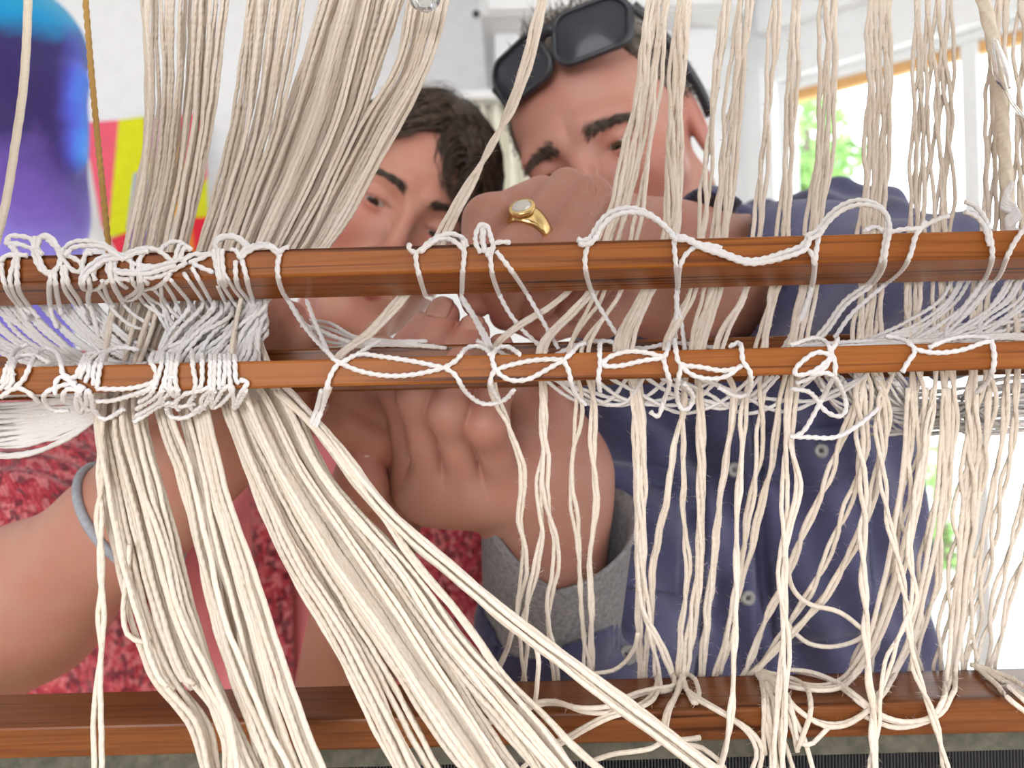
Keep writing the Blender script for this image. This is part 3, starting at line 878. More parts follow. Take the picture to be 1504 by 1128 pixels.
# his right hand (lower), back of the fingers to us
mr = [[G(606, 712, .448, 9.0), G(588, 576, .416, 8.2), G(600, 520, .410, 8.2), G(622, 482, .412, 8.0)],
      [G(637, 728, .435, 9.2), G(612, 582, .400, 8.1), G(628, 515, .398, 8.8), G(650, 464, .410, 8.8)],
      [G(690, 730, .434, 9.6), G(659, 604, .396, 8.4), G(676, 530, .396, 9.0), G(694, 490, .406, 8.8)],
      [G(746, 724, .435, 9.8), G(714, 622, .398, 8.8), G(728, 555, .402, 8.8), G(735, 516, .412, 8.0)],
      [G(808, 660, .458, 13.0), G(799, 600, .452, 11.5), G(793, 570, .450, 10.5), G(790, 550, .450, 9.0)]]
mrp = [(P(634, 728, .438), P(752, 722, .438), .0150, .0155), (P(632, 690, .456), P(790, 700, .472), .020, .024), (P(655, 702, .452), P(800, 690, .470), .0165, .022), (P(745, 665, .456), P(815, 655, .466), .018, .016),
       (P(690, 708, .446), P(812, 735, .472), .0145, .024), (P(818, 700, .466), P(806, 860, .478), .0275, .031), (P(800, 700, .470), P(792, 860, .482), .026, .030),
       (P(800, 640, .462), P(806, 690, .464), .012, .016), (P(736, 565, .434), P(795, 605, .455), .0095, .011)]
f1_ = hand_sdf(mr, mrp, .0008, .009)
lo, hi = bounds([p for fg in mr for p, _ in fg] + [x for a in mrp for x in a[:2]], .036)
V1, F1 = surface(f1_, lo, hi, .001, .003); V1 = wrinkle(V1, mr); T1 = hand_tint(V1, mr)
# his left hand (upper), fist over the bar, pinching towards the other hand
ml = [[G(796, 288, .456, 11.5), G(718, 324, .426, 11.2), G(694, 395, .412, 9.4), G(701, 443, .414, 8.2)],
      [G(832, 276, .446, 11.0), G(756, 372, .412, 10.6), G(738, 420, .410, 9.4), G(742, 455, .420, 8.6)],
      [G(870, 288, .446, 11.2), G(812, 388, .416, 10.8), G(788, 432, .420, 9.5), G(782, 460, .432, 8.6)],
      [G(906, 322, .452, 11.0), G(872, 402, .424, 10.4), G(842, 440, .432, 9.2), G(826, 462, .442, 8.4)]]
mlt = [[G(950, 420, .470, 13.0), G(880, 462, .452, 11.5), G(800, 468, .440, 10.5), G(742, 462, .432, 8.5)]]
mlp = [(P(815, 322, .478), P(960, 385, .494), .019, .027), (P(855, 318, .474), P(970, 385, .494), .017, .026), (P(880, 365, .470), P(980, 400, .492), .024, .029),
       (P(890, 420, .465), P(990, 400, .492), .026, .030), (P(985, 388, .492), P(1120, 400, .528), .029, .034), (P(990, 410, .492), P(1120, 415, .530), .030, .034)]
f2_ = hand_sdf(ml + mlt, mlp, .0012, .007)
lo, hi = bounds([p for fg in ml + mlt for p, _ in fg] + [x for a in mlp for x in a[:2]], .04)
V2, F2 = surface(f2_, lo, hi, .001, .003); V2 = wrinkle(V2, ml); T2 = hand_tint(V2, ml)
def core(segs, h=.008):
    fc = lambda p: np.minimum.reduce([rc(p, a, b, ra, rb) for a, b, ra, rb in segs]).astype(np.float32)
    lo, hi = bounds([x for s in segs for x in s[:2]], .10)
    V, F = surface(fc, lo, hi, h); return V, F, np.zeros((len(V), 3))
hn = mc + MM @ np.array([0, -.07, -.22])
body_m = join_skin('body', [(Vh, Fh, Th), (V1, F1, T1), (V2, F2, T2), core([(hn, P(1060, 620, .83), .05, .07), (P(1060, 620, .83), P(1070, 1200, .85), .07, .09), (P(1060, 520, .84), P(1230, 410, .77), .05, .04),
    (P(1230, 410, .77), P(1385, 436, .61), .036, .034), (P(1385, 436, .61), P(1100, 408, .522), .034, .030), (P(1040, 560, .84), P(960, 600, .81), .05, .045), (P(960, 600, .81), P(900, 830, .72), .045, .042), (P(900, 830, .72), P(855, 1120, .56), .042, .036), (P(855, 1120, .56), P(804, 850, .478), .034, .026)])], M_skin_m, man)
M_eye_m = eye_mat('eye_hazel', (0.10, 0.07, 0.04))
for s in (-1, 1): eyeball(man, mc, MM, MS, s, M_eye_m, (-.12, -.42))
back = lambda fg: (fg[-1][0] - fg[-2][0])
for fg, nr in ((mr[0], (-.35, -1, .25)), (mr[1], (-.2, -1, .3)), (mr[2], (-.15, -1, .3))):
    nail(body_m, fg[-1][0], back(fg), nr, fg[-1][1], .0125, M_nail_m)
nail(body_m, mr[3][-1][0], back(mr[3]), (0, -1, .3), mr[3][-1][1], .011, M_nail_m)

# brows, short hair, stubble-free skin
M_hair_m = hair_mat('man_hair', (0.045, 0.030, 0.020), (0.15, 0.115, 0.09))
def scalp(az, el, k, rx=.0765, ry=.097, rz=.087, c=(0, -.010, .034)):
    return np.array([c[0] + k * rx * math.cos(el) * math.sin(az), c[1] + k * ry * math.cos(el) * math.cos(az), c[2] + k * rz * math.sin(el)])
def to_w(c, M, S, p): return c + (M @ (np.asarray(p, float).T * S)).T
def brow_paths(c, M, S, n, seed, thick, arch, bvh, s, length=.009, z0=.0165):
    g = np.random.default_rng(seed); out = []
    if True:
        for _ in range(n):
            t = g.uniform(0, 1)
            x = .011 + .037 * t; z = z0 + arch * math.sin(t * 2.4) * .006 - .004 * max(0, t - .7) * 3 + g.normal() * thick * (1 - .6 * t)
            ho = bvh.ray_cast(Vector(to_w(c, M, S, np.array([s * x, .2, z]))), Vector(-M[:, 1]))
            if ho[0] is None: continue
            y = float(((np.array(ho[0]) - c) @ M)[1] / S) - .0003
            a = np.array([s * x, y, z]); dv = np.array([s * .9, -.12 - 13 * x * .9 * .6, .55 * (1 - 1.5 * t)]); dv /= np.linalg.norm(dv)
            b = a + dv * length * g.uniform(.6, 1.2) + np.array([0, .0012, 0])
            out.append(to_w(c, M, S, np.array([a, (a + b) / 2 + [0, .0016, .0006], b])))
    return out
bvh_m = BVHTree.FromPolygons([tuple(v) for v in Vh], [tuple(f) for f in Fh])
for s in (-1, 1):
    o = child('eyebrow', tubes_mesh('eyebrow', strands(brow_paths(mc, MM, MS, 300, 3 + s, .0026, .25, bvh_m, s, .010, .0125), .00034)), M_hair_m, man); o['kind'] = 'stuff'
def hair_cap(c, M, S, hairline, off, seed, amp, h=.003):
    cf, Mf = c.astype(np.float32), M.astype(np.float32)
    def f(pw):
        p = ((pw - cf) @ Mf) / S
        d = ell(p, (0, -.010, .034), (.0755 + off, .096 + off, .086 + off)) + amp * lumps(p, seed, 90).astype(np.float32)
        return (smax(d, hairline(p), .008) * S).astype(np.float32)
    return surface(f, c - .17 * S, c + .17 * S, h)
def man_line(p):
    az = np.arctan2(np.abs(p[:, 0]), p[:, 1] + .01)
    z0 = np.interp(az, [0, .45, .7, .95, 1.25, 1.6, 2.4, 3.2], [.078, .082, .070, .040, -.005, -.005, -.045, -.06])
    return z0 - p[:, 2]
Vc, Fc = hair_cap(mc, MM, MS, man_line, .003, 7, .0012)
capm = child('hair', npmesh('hair', Vc, Fc), M_hair_m, man)
paths = []; g = np.random.default_rng(21)
while len(paths) < 1500:
    az, el = g.uniform(-math.pi, math.pi), math.asin(g.uniform(-.25, 1))
    p = scalp(az, el, 1.03)
    if man_line(p[None])[0] > -.001: continue
    dv = p - np.array([0, -.01, .034]); dv /= np.linalg.norm(dv)
    fl = np.array([g.normal() * .3, -.8 + g.normal() * .25, (.1 if el > .75 else -.5) + g.normal() * .3]); L = g.uniform(.006, .011) if el < .75 else g.uniform(.012, .026)
    a = p; b = p + dv * L * .35 + fl * L * .5; e = p + dv * L * .40 + fl * L * 1.1
    paths.append(to_w(mc, MM, MS, np.array([a, b, e])))
hs = child('hair_strands', tubes_mesh('hair_strands', strands(paths, .00045)), M_hair_m, man); hs['kind'] = 'stuff'

# navy shirt
def navy_mat(name, c, weave=1500):
    m, nt, bs = new_mat(name)
    v = coords(nt)
    n1 = noise(nt, v, 12, 4, .6, .5); n2 = noise(nt, v, 260, 3)
    c = np.array(c)
    col = ramp(nt, n1, [(.3, tuple(c * .6)), (.7, tuple(c * 1.35))])
    ch = nd(nt, 'ShaderNodeTexChecker'); ch.inputs['Scale'].default_value = weave
    nt.links.new(v, ch.inputs[0])
    col = mixc(nt, mathn(nt, 'MULTIPLY', n2, .35), col, tuple(c * 1.9))
    nt.links.new(col, bs.inputs['Base Color']); bs.inputs['Roughness'].default_value = .9; bs.inputs['Sheen Weight'].default_value = .25
    b1 = bump(nt, bs, n2, .3, .001)
    wv = nd(nt, 'ShaderNodeTexWave'); wv.inputs['Scale'].default_value = 260; nt.links.new(coords(nt, 'Object', (1, .4, 1), (0, .7, 0)), wv.inputs[0])
    bump(nt, bs, wv.outputs[0], .25, .0008, b1)
    return m
M_navy = navy_mat('navy_cotton', (0.052, 0.052, 0.118))
M_seam = plain('navy_seam', (0.085, 0.092, 0.18), 0.9, 0, 300, .25, .3)
def shirt_f(p):
    d = rc(p, P(990, 610, .82), P(935, 1250, .84), .112, .125)
    d = smin(d, rc(p, P(1150, 500, .82), P(1200, 1250, .84), .115, .128), .09)
    sl = chain(p, [(P(1130, 430, .84), .095), (P(1230, 400, .76), .072), (P(1392, 436, .60), .054)], .03)
    fo = rc(p, P(1392, 436, .60), P(1045, 404, .505), .052, .050)
    ra = chain(p, [(P(968, 530, .83), .083), (P(900, 820, .72), .080), (P(855, 1130, .56), .068)], .03)
    rf = rc(p, P(850, 1120, .545), P(806, 930, .487), .066, .045)
    # creases: across the sleeves, along the chest
    w1 = .0052 * np.sin((p @ np.array([95., 30., 60.])) + 2.2 * lumps(p, 12, 14))
    w2 = .0038 * np.sin((p @ np.array([70., -20., -120.])) + 2.0 * lumps(p, 13, 18))
    d = smin(d, smin(sl, fo, .02) + w2, .02)
    d = smin(d, smin(ra, rf, .02) + .8 * w2 + .4 * w1, .012)
    d = d + .8 * w1 * np.clip((p[:, 1] - .60) / .1, 0, 1) + .0012 * lumps(p, 14, 60)
    # hollow cuffs
    d = smax(d, -rc(p, P(985, 398, .487), P(1150, 412, .535), .047, .043), .004)
    d = smax(d, -rc(p, P(806, 850, .472), P(815, 990, .496), .039, .033), .004)
    cutp = P(1030, 404, .50); ax = P(1392, 436, .60) - cutp; ax = ax / np.linalg.norm(ax)
    # trim sleeve end plane: the opening leans towards the camera at the bottom
    nrm = ax + np.array([0, -.15, -.05]); nrm /= np.linalg.norm(nrm)
    cut = -((p - (cutp - ax * .012)) @ nrm)
    d = np.where(np.linalg.norm(p - cutp, axis=1) < .13, smax(d, cut, .003), d)
    return d.astype(np.float32)
lo, hi = bounds([P(830, 300, .7), P(1500, 1240, .85), P(600, 1240, .55), P(1490, 300, .5)], .02)
lo[1] = .40; hi[1] = .96
Vs, Fs = surface(shirt_f, lo, hi, .0035)
shirt = child('shirt', npmesh('shirt', Vs, Fs), M_navy, man)
bv = BVHTree.FromPolygons([tuple(v) for v in Vs], [tuple(f) for f in Fs])
def on_shirt(x, y, off=0):
    ray = P(x, y, 1.0) - CAM; ray /= np.linalg.norm(ray)
    h = bv.ray_cast(Vector(CAM), Vector(ray)); return np.array(h[0]) - ray * off, np.array(h[1])
def px_path(bvh, pts, off, step=.004):
    out = []
    for x, y in pts:
        ray = P(x, y, 1.0) - CAM; ray /= np.linalg.norm(ray)
        h = bvh.ray_cast(Vector(CAM), Vector(ray))
        if h[0] is not None: out.append(np.array(h[0]) - ray * off)
    return spline(out, step)
cloth_patch('placket', man, M_navy, bv, quad((1040, 560), (1100, 560), (1112, 1000), (1030, 1000)), 8, 30, .0035, .003, .7)
for nm, q in (('pocket_flap', quad((850, 672), (1005, 690), (1000, 752), (852, 735), 26)), ('pocket_flap', quad((1108, 640), (1268, 622), (1262, 676), (1125, 694), 30))):
    cloth_patch(nm, man, M_navy, bv, q, 14, 8, .0045, .0028, .7)
for q in (quad((856, 732), (1002, 745), (994, 872), (905, 862)), quad((1120, 690), (1268, 672), (1280, 930), (1140, 950))):
    cloth_patch('pocket', man, M_navy, bv, q, 14, 14, .0025, .0024, .7)
seams = []
for pts in ([(1036, 560), (1032, 700), (1026, 850), (1024, 1000)], [(1104, 560), (1110, 700), (1118, 850), (1124, 1000)],
            [(850, 690), (925, 702), (1003, 712)], [(855, 742), (925, 768), (998, 758)], [(1112, 660), (1190, 650), (1266, 640)], [(1128, 700), (1200, 716), (1262, 684)],
            [(1122, 700), (1135, 830), (1142, 940)], [(1268, 680), (1278, 800), (1284, 930)]):
    for dy in (0, 5): seams.append(tube_arrays(px_path(bv, [(x + dy * .6, y + dy) for x, y in pts], .0052), .0007, 5, .3, .004))
child('stitching', tubes_mesh('stitching', seams), M_seam, man)
for x, y in ((913, 777), (1205, 662), (1098, 878), (1078, 690)):
    p, n = on_shirt(x, y, .007); button(man, p, (0.05, -1, 0.1), .0062, M_button)
# sleeve seam and cuff edge of the left sleeve
cl = []
for pts in ([(1178, 430), (1180, 470), (1184, 520)], [(1100, 425), (1098, 470), (1092, 520)], [(1108, 425), (1106, 470), (1100, 520)]):
    cl.append(tube_arrays(px_path(bv, pts, .0006, .003), .0009, 5, .3, .004))
child('sleeve_seam', tubes_mesh('sleeve_seam', cl), M_seam, man)

# grey turned-back cuff of his right sleeve
M_grey = plain('grey_flannel', (0.25, 0.24, 0.25), .95, 0, 420, .28, .4)
ax0, ax1 = P(816, 770, .468), P(806, 965, .492)
t = (ax1 - ax0) / np.linalg.norm(ax1 - ax0)
e1 = np.cross(t, np.array([0, 1, 0.])); e1 /= np.linalg.norm(e1); e2 = np.cross(e1, t)
V = []; NU, NV = 48, 14
L = np.linalg.norm(ax1 - ax0)
for j in range(NV + 1):
    for i in range(NU):
        a = 2 * math.pi * i / NU
        front = (e2 * math.sin(a))[1]                                     # negative towards the camera
        side = (e1 * math.cos(a))[0]
        top = .020 * max(0, -front) - .010 * abs(side) - .008 * max(0, front) - .012 * (1 if side < 0 else 0) * abs(side)
        s = top + (L - top) * j / NV
        r = .0385 + .0045 * (1 - j / NV) + .0008 * math.sin(3 * a + 1) + (.004 if j == 0 else 0) * max(0, side)
        V.append(ax0 + t * s + (e1 * math.cos(a) * 1.0 + e2 * math.sin(a) * .92) * r)
F = np.array([[j * NU + i, j * NU + (i + 1) % NU, (j + 1) * NU + (i + 1) % NU, (j + 1) * NU + i] for j in range(NV) for i in range(NU)])
cf = child('cuff', npmesh('cuff', V, F), M_grey, man); cf['label'] = 'grey flannel cuff turned back at his wrist'
s = cf.modifiers.new('thick', 'SOLIDIFY'); s.thickness = .0026; s.offset = 0
p, n = on_shirt(921, 962, .004); button(man, p, (0.2, -1, 0.15), .0058, M_button)

# sunglasses pushed up on the head
M_glass_frame = plain('matt_black_frame', (0.018, 0.020, 0.026), .38, 0, 90, .15, .1)
M_lens, nt, bs = new_mat('dark_lens'); bs.inputs['Base Color'].default_value = (.030, .032, .042, 1); bs.inputs['Roughness'].default_value = .22
bs.inputs['Specular IOR Level'].default_value = .22
SG = mc + MM @ np.array([.012, .086, .085])
RR = np.array([[1, 0, 0], [0, math.cos(.30), math.sin(.30)], [0, -math.sin(.30), math.cos(.30)]])   # leaned back on the hair
def sgw(p):
    p = np.asarray(p, float).copy()
    p[:, 1] -= 5.2 * p[:, 0] ** 2                                          # wrap
    return SG + (MM @ (RR.T @ p.T)).T
def rrect(w, h, r, n=10):
    out = []
    for cx, cz, a0 in ((w / 2 - r, h / 2 - r, 0), (-w / 2 + r, h / 2 - r, 90), (-w / 2 + r, -h / 2 + r, 180), (w / 2 - r, -h / 2 + r, 270)):
        for k in range(n): out.append((cx + r * math.cos(math.radians(a0 + 90 * k / (n - 1))), cz + r * math.sin(math.radians(a0 + 90 * k / (n - 1)))))
    return np.array(out)
sg = empty('sunglasses', SG, 'black wraparound sunglasses pushed up on the man\'s forehead', 'sunglasses')
its_f = []
for s in (-1, 1):
    o = rrect(.061, .043, .015); o[:, 0] += np.where(o[:, 1] > 0, 0, -s * .0035)
    inn = o * np.array([.88, .86]); cx = s * .0345
    n = len(o)
    ring = []
    for q, y in ((o, .0025), (inn, .0032), (inn, -.0015), (o, -.0025)):
        ring.append(np.stack([q[:, 0] + cx, np.full(n, y), q[:, 1]], 1))
    V = sgw(np.vstack(ring))
    F = np.array([[a * n + i, a * n + (i + 1) % n, ((a + 1) % 4) * n + (i + 1) % n, ((a + 1) % 4) * n + i] for a in range(4) for i in range(n)])
    its_f.append((V, F, np.zeros((len(F) * 4, 2))))
    rows = []
    for k in np.linspace(0, 1, 7): rows.append(np.stack([inn[:, 0] * k * 1.02 + cx, np.full(n, .0005 + .0022 * (1 - k * k)), inn[:, 1] * k * 1.02], 1))
    V = sgw(np.vstack(rows)); F = np.array([[a * n + i, a * n + (i + 1) % n, (a + 1) * n + (i + 1) % n, (a + 1) * n + i] for a in range(6) for i in range(n)])
    child('lens', npmesh('lens', V, F), M_lens, sg)
    # temple arm running back beside the head
    arm = [(s * .0655, -.002, .008), (s * .069, -.028, .002), (s * .072, -.060, -.014), (s * .074, -.095, -.036), (s * .072, -.118, -.054)]
    A = SG + (MM @ (RR.T @ np.array([(x, y - (5.2 * .066 ** 2 if k == 0 else 5.2 * .066 ** 2), z) for k, (x, y, z) in enumerate(arm)]).T)).T
    child('temple_arm', tubes_mesh('temple_arm', [tube_arrays(spline(A, .004), .0048, 8, 0, .01, 0, True, 2, .5)]), M_glass_frame, sg)
br = sgw(np.array([(x, .001, .010 + .004 * math.cos(x * 160)) for x in np.linspace(-.0075, .0075, 9)]))
its_f.append(tube_arrays(br, .0052, 8))
child('front_frame', tubes_mesh('front_frame', its_f), M_glass_frame, sg)

# gold ring with a clear stone on the finger of the upper hand
M_gold, nt, bs = new_mat('gold'); bs.inputs['Base Color'].default_value = (.83, .60, .27, 1); bs.inputs['Metallic'].default_value = 1; bs.inputs['Roughness'].default_value = .22
bump(nt, bs, noise(nt, coords(nt), 900, 2), .15, .0003)
M_stone, nt, bs = new_mat('clear_stone'); bs.inputs['Base Color'].default_value = (.85, .84, .80, 1); bs.inputs['Roughness'].default_value = .05
bs.inputs['Transmission Weight'].default_value = .35; bs.inputs['IOR'].default_value = 2.0
def ring(center, axis, up, r, wmin, wmax, label, stone):
    axis = np.array(axis, float); axis /= np.linalg.norm(axis); up = np.array(up, float); up -= axis * up.dot(axis); up /= np.linalg.norm(up); sd = np.cross(axis, up)
    e = empty('finger_ring', center, label, 'ring')
    n = 40; V = []
    for i in range(n):
        a = 2 * math.pi * i / n; w = wmin + (wmax - wmin) * max(0, math.cos(a)) ** 2; th = .0010 + .0022 * max(0, math.cos(a)) ** 3
        rad = up * math.cos(a) + sd * math.sin(a)
        for dw, dr in ((-1, 0), (-1, .6), (-.5, 1), (.5, 1), (1, .6), (1, 0)): V.append(center + rad * (r + th * dr) + axis * dw * w / 2)
    F = np.array([[i * 6 + k, i * 6 + (k + 1) % 6, ((i + 1) % n) * 6 + (k + 1) % 6, ((i + 1) % n) * 6 + k] for i in range(n) for k in range(6)])
    child('band', npmesh('band', V, F), M_gold, e)
    if stone:
        top = center + up * (r + .0026)
        Vb = []; m = 20
        prof = [(.0064, 0), (.0072, .0012), (.0066, .0032), (.0052, .0030)]
        for rr, h in prof:
            for k in range(m): Vb.append(top + up * h + (sd * math.cos(2 * math.pi * k / m) + axis * math.sin(2 * math.pi * k / m)) * rr)
        F = np.array([[a * m + k, a * m + (k + 1) % m, (a + 1) * m + (k + 1) % m, (a + 1) * m + k] for a in range(3) for k in range(m)])
        st_ = child('setting', npmesh('setting', Vb, F), M_gold, e)
        Vb = []; m = 10
        for rr, h in ((.0053, .0026), (.0046, .0037), (.0028, .0043)):
            for k in range(m): Vb.append(top + up * h + (sd * math.cos(2 * math.pi * (k + .5 * (rr < .004)) / m) + axis * math.sin(2 * math.pi * (k + .5 * (rr < .004)) / m)) * rr)
        Fl = [[a * m + k, a * m + (k + 1) % m, (a + 1) * m + (k + 1) % m, (a + 1) * m + k] for a in range(2) for k in range(m)] + [list(range(2 * m, 3 * m))]
        child('stone', npmesh('stone', Vb, Fl, False), M_stone, st_)
    return e
rp = ml[1][0][0] * .27 + ml[1][1][0] * .73
ring(rp, ml[1][1][0] - ml[1][0][0], (-.50, -.85, .05), .0116, .0075, .0135, 'gold ring with a round clear stone on the man\'s finger above the bar', True)

# fine light hairs on the back of his upper hand
g = np.random.default_rng(8); hp = []
bvh2 = BVHTree.FromPolygons([tuple(v) for v in V2], [tuple(f) for f in F2])
for _ in range(130):
    x, y = g.uniform(860, 960), g.uniform(245, 330)
    ray = P(x, y, 1.0) - CAM; ray /= np.linalg.norm(ray); h = bvh2.ray_cast(Vector(CAM), Vector(ray))
    if h[0] is None: continue
    a = np.array(h[0]); dv = np.array(h[1]) * .6 + np.array([-.3, 0, .5]) + g.normal(size=3) * .25; dv /= np.linalg.norm(dv); Lh = g.uniform(.003, .007)
    hp.append(np.array([a, a + dv * Lh * .5, a + dv * Lh + np.array([-.001, 0, 0])]))
hh = child('hand_hairs', tubes_mesh('hand_hairs', strands(hp, .00009)), plain('fair_hair', (.80, .66, .52), .5), man); hh['kind'] = 'stuff'

# ============================================================== the woman
wom = empty('person', (P(420, 564, .9)[0], .92, 0.0), 'young woman with short dark hair in a patterned red cardigan over a pink shirt', 'person')
MW = head_frame(-17, 3, -28); WS = .94
wc = P(600, 316, .70) - MW @ np.array([0, .085, 0]) * WS
hfw = make_head(wc, MW, WS, .95, .85, .92, .0026, .25)
Vh, Fh = surface(hfw, wc - .20, wc + .18, .002)
Th = head_tint(Vh, wc, MW, WS)
# her right arm and hand (near the edge of the picture), and her left hand
wr = [[G(352, 600, .436, 9.5), G(392, 520, .420, 8.8), G(402, 470, .418, 8.0), G(404, 436, .424, 7.2)],
      [G(378, 610, .440, 9.5), G(420, 545, .420, 8.6), G(432, 500, .416, 7.8), G(430, 462, .420, 7.0)],
      [G(395, 620, .450, 9.2), G(436, 575, .432, 8.2), G(446, 530, .428, 7.4), G(444, 505, .430, 6.6)],
      [G(392, 640, .458, 8.6), G(430, 615, .445, 7.5), G(445, 585, .440, 6.8), G(452, 565, .442, 6.0)]]
wrp = [(P(240, 690, .458), P(352, 605, .446), .027, .019), (P(255, 720, .460), P(385, 630, .455), .026, .017), (P(225, 735, .462), P(180, 775, .470), .0275, .030), (P(180, 775, .470), P(40, 885, .505), .031, .044), (P(40, 885, .505), P(-90, 985, .54), .044, .048),
       (P(235, 650, .450), P(330, 560, .440), .020, .014)]
fw1 = hand_sdf(wr, wrp, .0018, .008)
lo, hi = bounds([p for fg in wr for p, _ in fg] + [x for a in wrp for x in a[:2]], .05)
V1, F1 = surface(fw1, lo, hi, .0018, .003); T1 = hand_tint(V1, wr)
wl = [[G(585, 620, .452, 10.0), G(560, 612, .438, 9.0), G(518, 588, .428, 8.4), G(484, 566, .424, 7.6)],     # upper finger, ring on it
      [G(572, 668, .448, 10.0), G(548, 648, .434, 9.2), G(505, 622, .424, 8.2), G(482, 608, .422, 7.2)],     # index reaching to the cord
      [G(560, 740, .462, 10.0), G(540, 722, .440, 9.2), G(535, 700, .432, 8.4), G(533, 672, .430, 7.4)]]     # thumb up
wlx = [[G(600, 590, .462, 9.5), G(575, 560, .448, 8.6), G(545, 540, .440, 7.8), G(520, 528, .438, 7.0)],
       [G(600, 560, .472, 9.0), G(590, 530, .462, 8.0), G(560, 520, .455, 7.2), G(540, 515, .452, 6.4)]]
wlp = [(P(575, 640, .470), P(555, 720, .478), .020, .022), (P(555, 720, .470), P(540, 790, .488), .020, .024), (P(590, 620, .468), P(570, 700, .476), .014, .018), (P(540, 790, .490), P(500, 1050, .58), .025, .036)]
fw2 = hand_sdf(wl + wlx, wlp, .0018, .008)
lo, hi = bounds([p for fg in wl + wlx for p, _ in fg] + [x for a in wlp for x in a[:2]], .042)
V2w, F2w = surface(fw2, lo, hi, .0015, .003); T2w = hand_tint(V2w, wl)
hn = wc + MW @ np.array([0, -.07, -.21])
body_w = join_skin('body', [(Vh, Fh, Th), (V1, F1, T1), (V2w, F2w, T2w), core([(hn, P(400, 720, .95), .045, .06), (P(400, 720, .95), P(390, 1250, .97), .07, .08), (P(400, 700, .95), P(140, 650, .86), .045, .04), (P(140, 650, .86), P(10, 815, .63), .04, .038),
    (P(10, 815, .63), P(-85, 980, .54), .038, .044), (P(400, 690, .95), P(640, 740, .94), .05, .045), (P(640, 740, .94), P(632, 1160, .85), .042, .036), (P(632, 1160, .85), P(540, 1330, .66), .034, .034), (P(540, 1330, .66), P(500, 1060, .582), .034, .033)])], M_skin_w, wom)
M_eye_w = eye_mat('eye_brown', (0.05, 0.028, 0.016))
for s in (-1, 1): eyeball(wom, wc, MW, WS, s, M_eye_w, (-.2, -.40))
M_nail_w = plain('nail_pink', (0.68, 0.40, 0.34), 0.25, 0, 50, 0.04)
nail(body_w, wl[1][-1][0], back(wl[1]), (-.1, -1, .35), wl[1][-1][1], .0115, M_nail_w)
nail(body_w, wl[2][-1][0], back(wl[2]), (.8, -.6, .1), wl[2][-1][1], .011, M_nail_w)
nail(body_w, wr[0][-1][0], back(wr[0]), (-.5, -1, .1), wr[0][-1][1], .010, M_nail_w)
M_hair_w = hair_mat('woman_hair', (0.022, 0.014, 0.010), (0.115, 0.072, 0.048), .42)
bvh_w = BVHTree.FromPolygons([tuple(v) for v in Vh], [tuple(f) for f in Fh])
for s in (-1, 1):
    o = child('eyebrow', tubes_mesh('eyebrow', strands(brow_paths(wc, MW, WS, 320, 5 + s, .0020, .9, bvh_w, s, .009), .00034)), M_hair_w, wom); o['kind'] = 'stuff'
# lashes
la = []
for s in (-1, 1):
    for t in np.linspace(-1, 1, 26):
        a = np.array([s * .0315 + t * .0132, .0845 - .0040 * t * t, .0016 - .0034 * t * t + .0002]); b = a + np.array([t * .003, .0042, .0005])
        la.append(to_w(wc, MW, WS, np.array([a, (a + b) / 2 + [0, .0004, -.0006], b])))
child('eyelashes', tubes_mesh('eyelashes', strands(la, .00022)), M_hair_w, wom)
def wom_line(p):
    az = np.arctan2(p[:, 0], p[:, 1] + .01)
    z0 = np.interp(az, [-3.2, -1.6, -1.2, -.85, -.5, -.25, -.05, .2, .42, .62, .9, 1.5, 3.2], [-.09, -.09, -.04, .015, .046, .060, .068, .060, .036, -.002, -.07, -.10, -.09])
    return z0 - p[:, 2]
Vc, Fc = hair_cap(wc, MW, WS, (lambda p: wom_line(p) + .014), .006, 17, .0016)
child('hair', npmesh('hair', Vc, Fc), M_hair_w, wom)
paths = []; g = np.random.default_rng(44)
def lock(az0, el0, az1, el1, lift, n, spread, curl=0.0, seed=0, wav=.010):
    gg = np.random.default_rng(seed)
    for _ in range(n):
        a0, e0, a1, e1 = az0 + gg.normal() * spread, el0 + gg.normal() * spread * .7, az1 + gg.normal() * spread, el1 + gg.normal() * spread
        ph = gg.uniform(0, .9); k0 = (1.03 if seed >= 11 else 1.08) + gg.uniform(0, .10); pts = []
        for t in np.linspace(0, 1, 14):
            s_ = t * t * (3 - 2 * t)
            az = a0 + (a1 - a0) * s_; el = e0 + (e1 - e0) * t
            k = k0 - (.05 if seed < 11 else .01) + .45 * lift * math.sin(math.pi * min(1, t * 1.1)) + wav * 1.5 * math.sin(7 * t + ph)
            p = scalp(az, el, k)
            if curl and t > .6:
                w = (t - .6) / .4; p = p + np.array([math.cos(w * 5 + ph) - math.cos(ph), .2 * w, math.sin(w * 5 + ph) - math.sin(ph)]) * curl
            pts.append(p)
        paths.append(to_w(wc, MW, WS, np.array(pts)))
PI = math.pi
lock(-.05, 1.15, .75, .35, .06, 150, .10, .010, 1)
lock(-.05, 1.20, 1.0, .10, .07, 150, .12, .008, 2)
lock(-.10, 1.25, 1.3, -.25, .08, 150, .14, .006, 3)
lock(.3, 1.4, 1.7, -.5, .10, 160, .18, .004, 4)
lock(-.1, 1.15, -.75, .42, .05, 130, .10, .006, 5)
lock(-.15, 1.2, -1.1, .05, .06, 140, .12, .006, 6)
lock(-.3, 1.3, -1.5, -.3, .08, 130, .16, .0, 7)
lock(.9, 1.35, 2.4, -.5, .10, 150, .2, .0, 8)
lock(.2, 1.0, .52, .50, .05, 40, .05, .014, 9, .004)
lock(.35, 1.0, .66, .30, .05, 40, .05, .013, 10, .004)
lock(-.02, .90, .40, .46, .03, 170, .06, .013, 11, .006)
lock(.0, .95, .55, .18, .03, 170, .07, .013, 12, .006)
lock(.1, 1.0, .74, -.10, .04, 170, .08, .008, 13, .006)
lock(-.04, .90, -.50, .46, .02, 140, .07, .004, 14, .005)
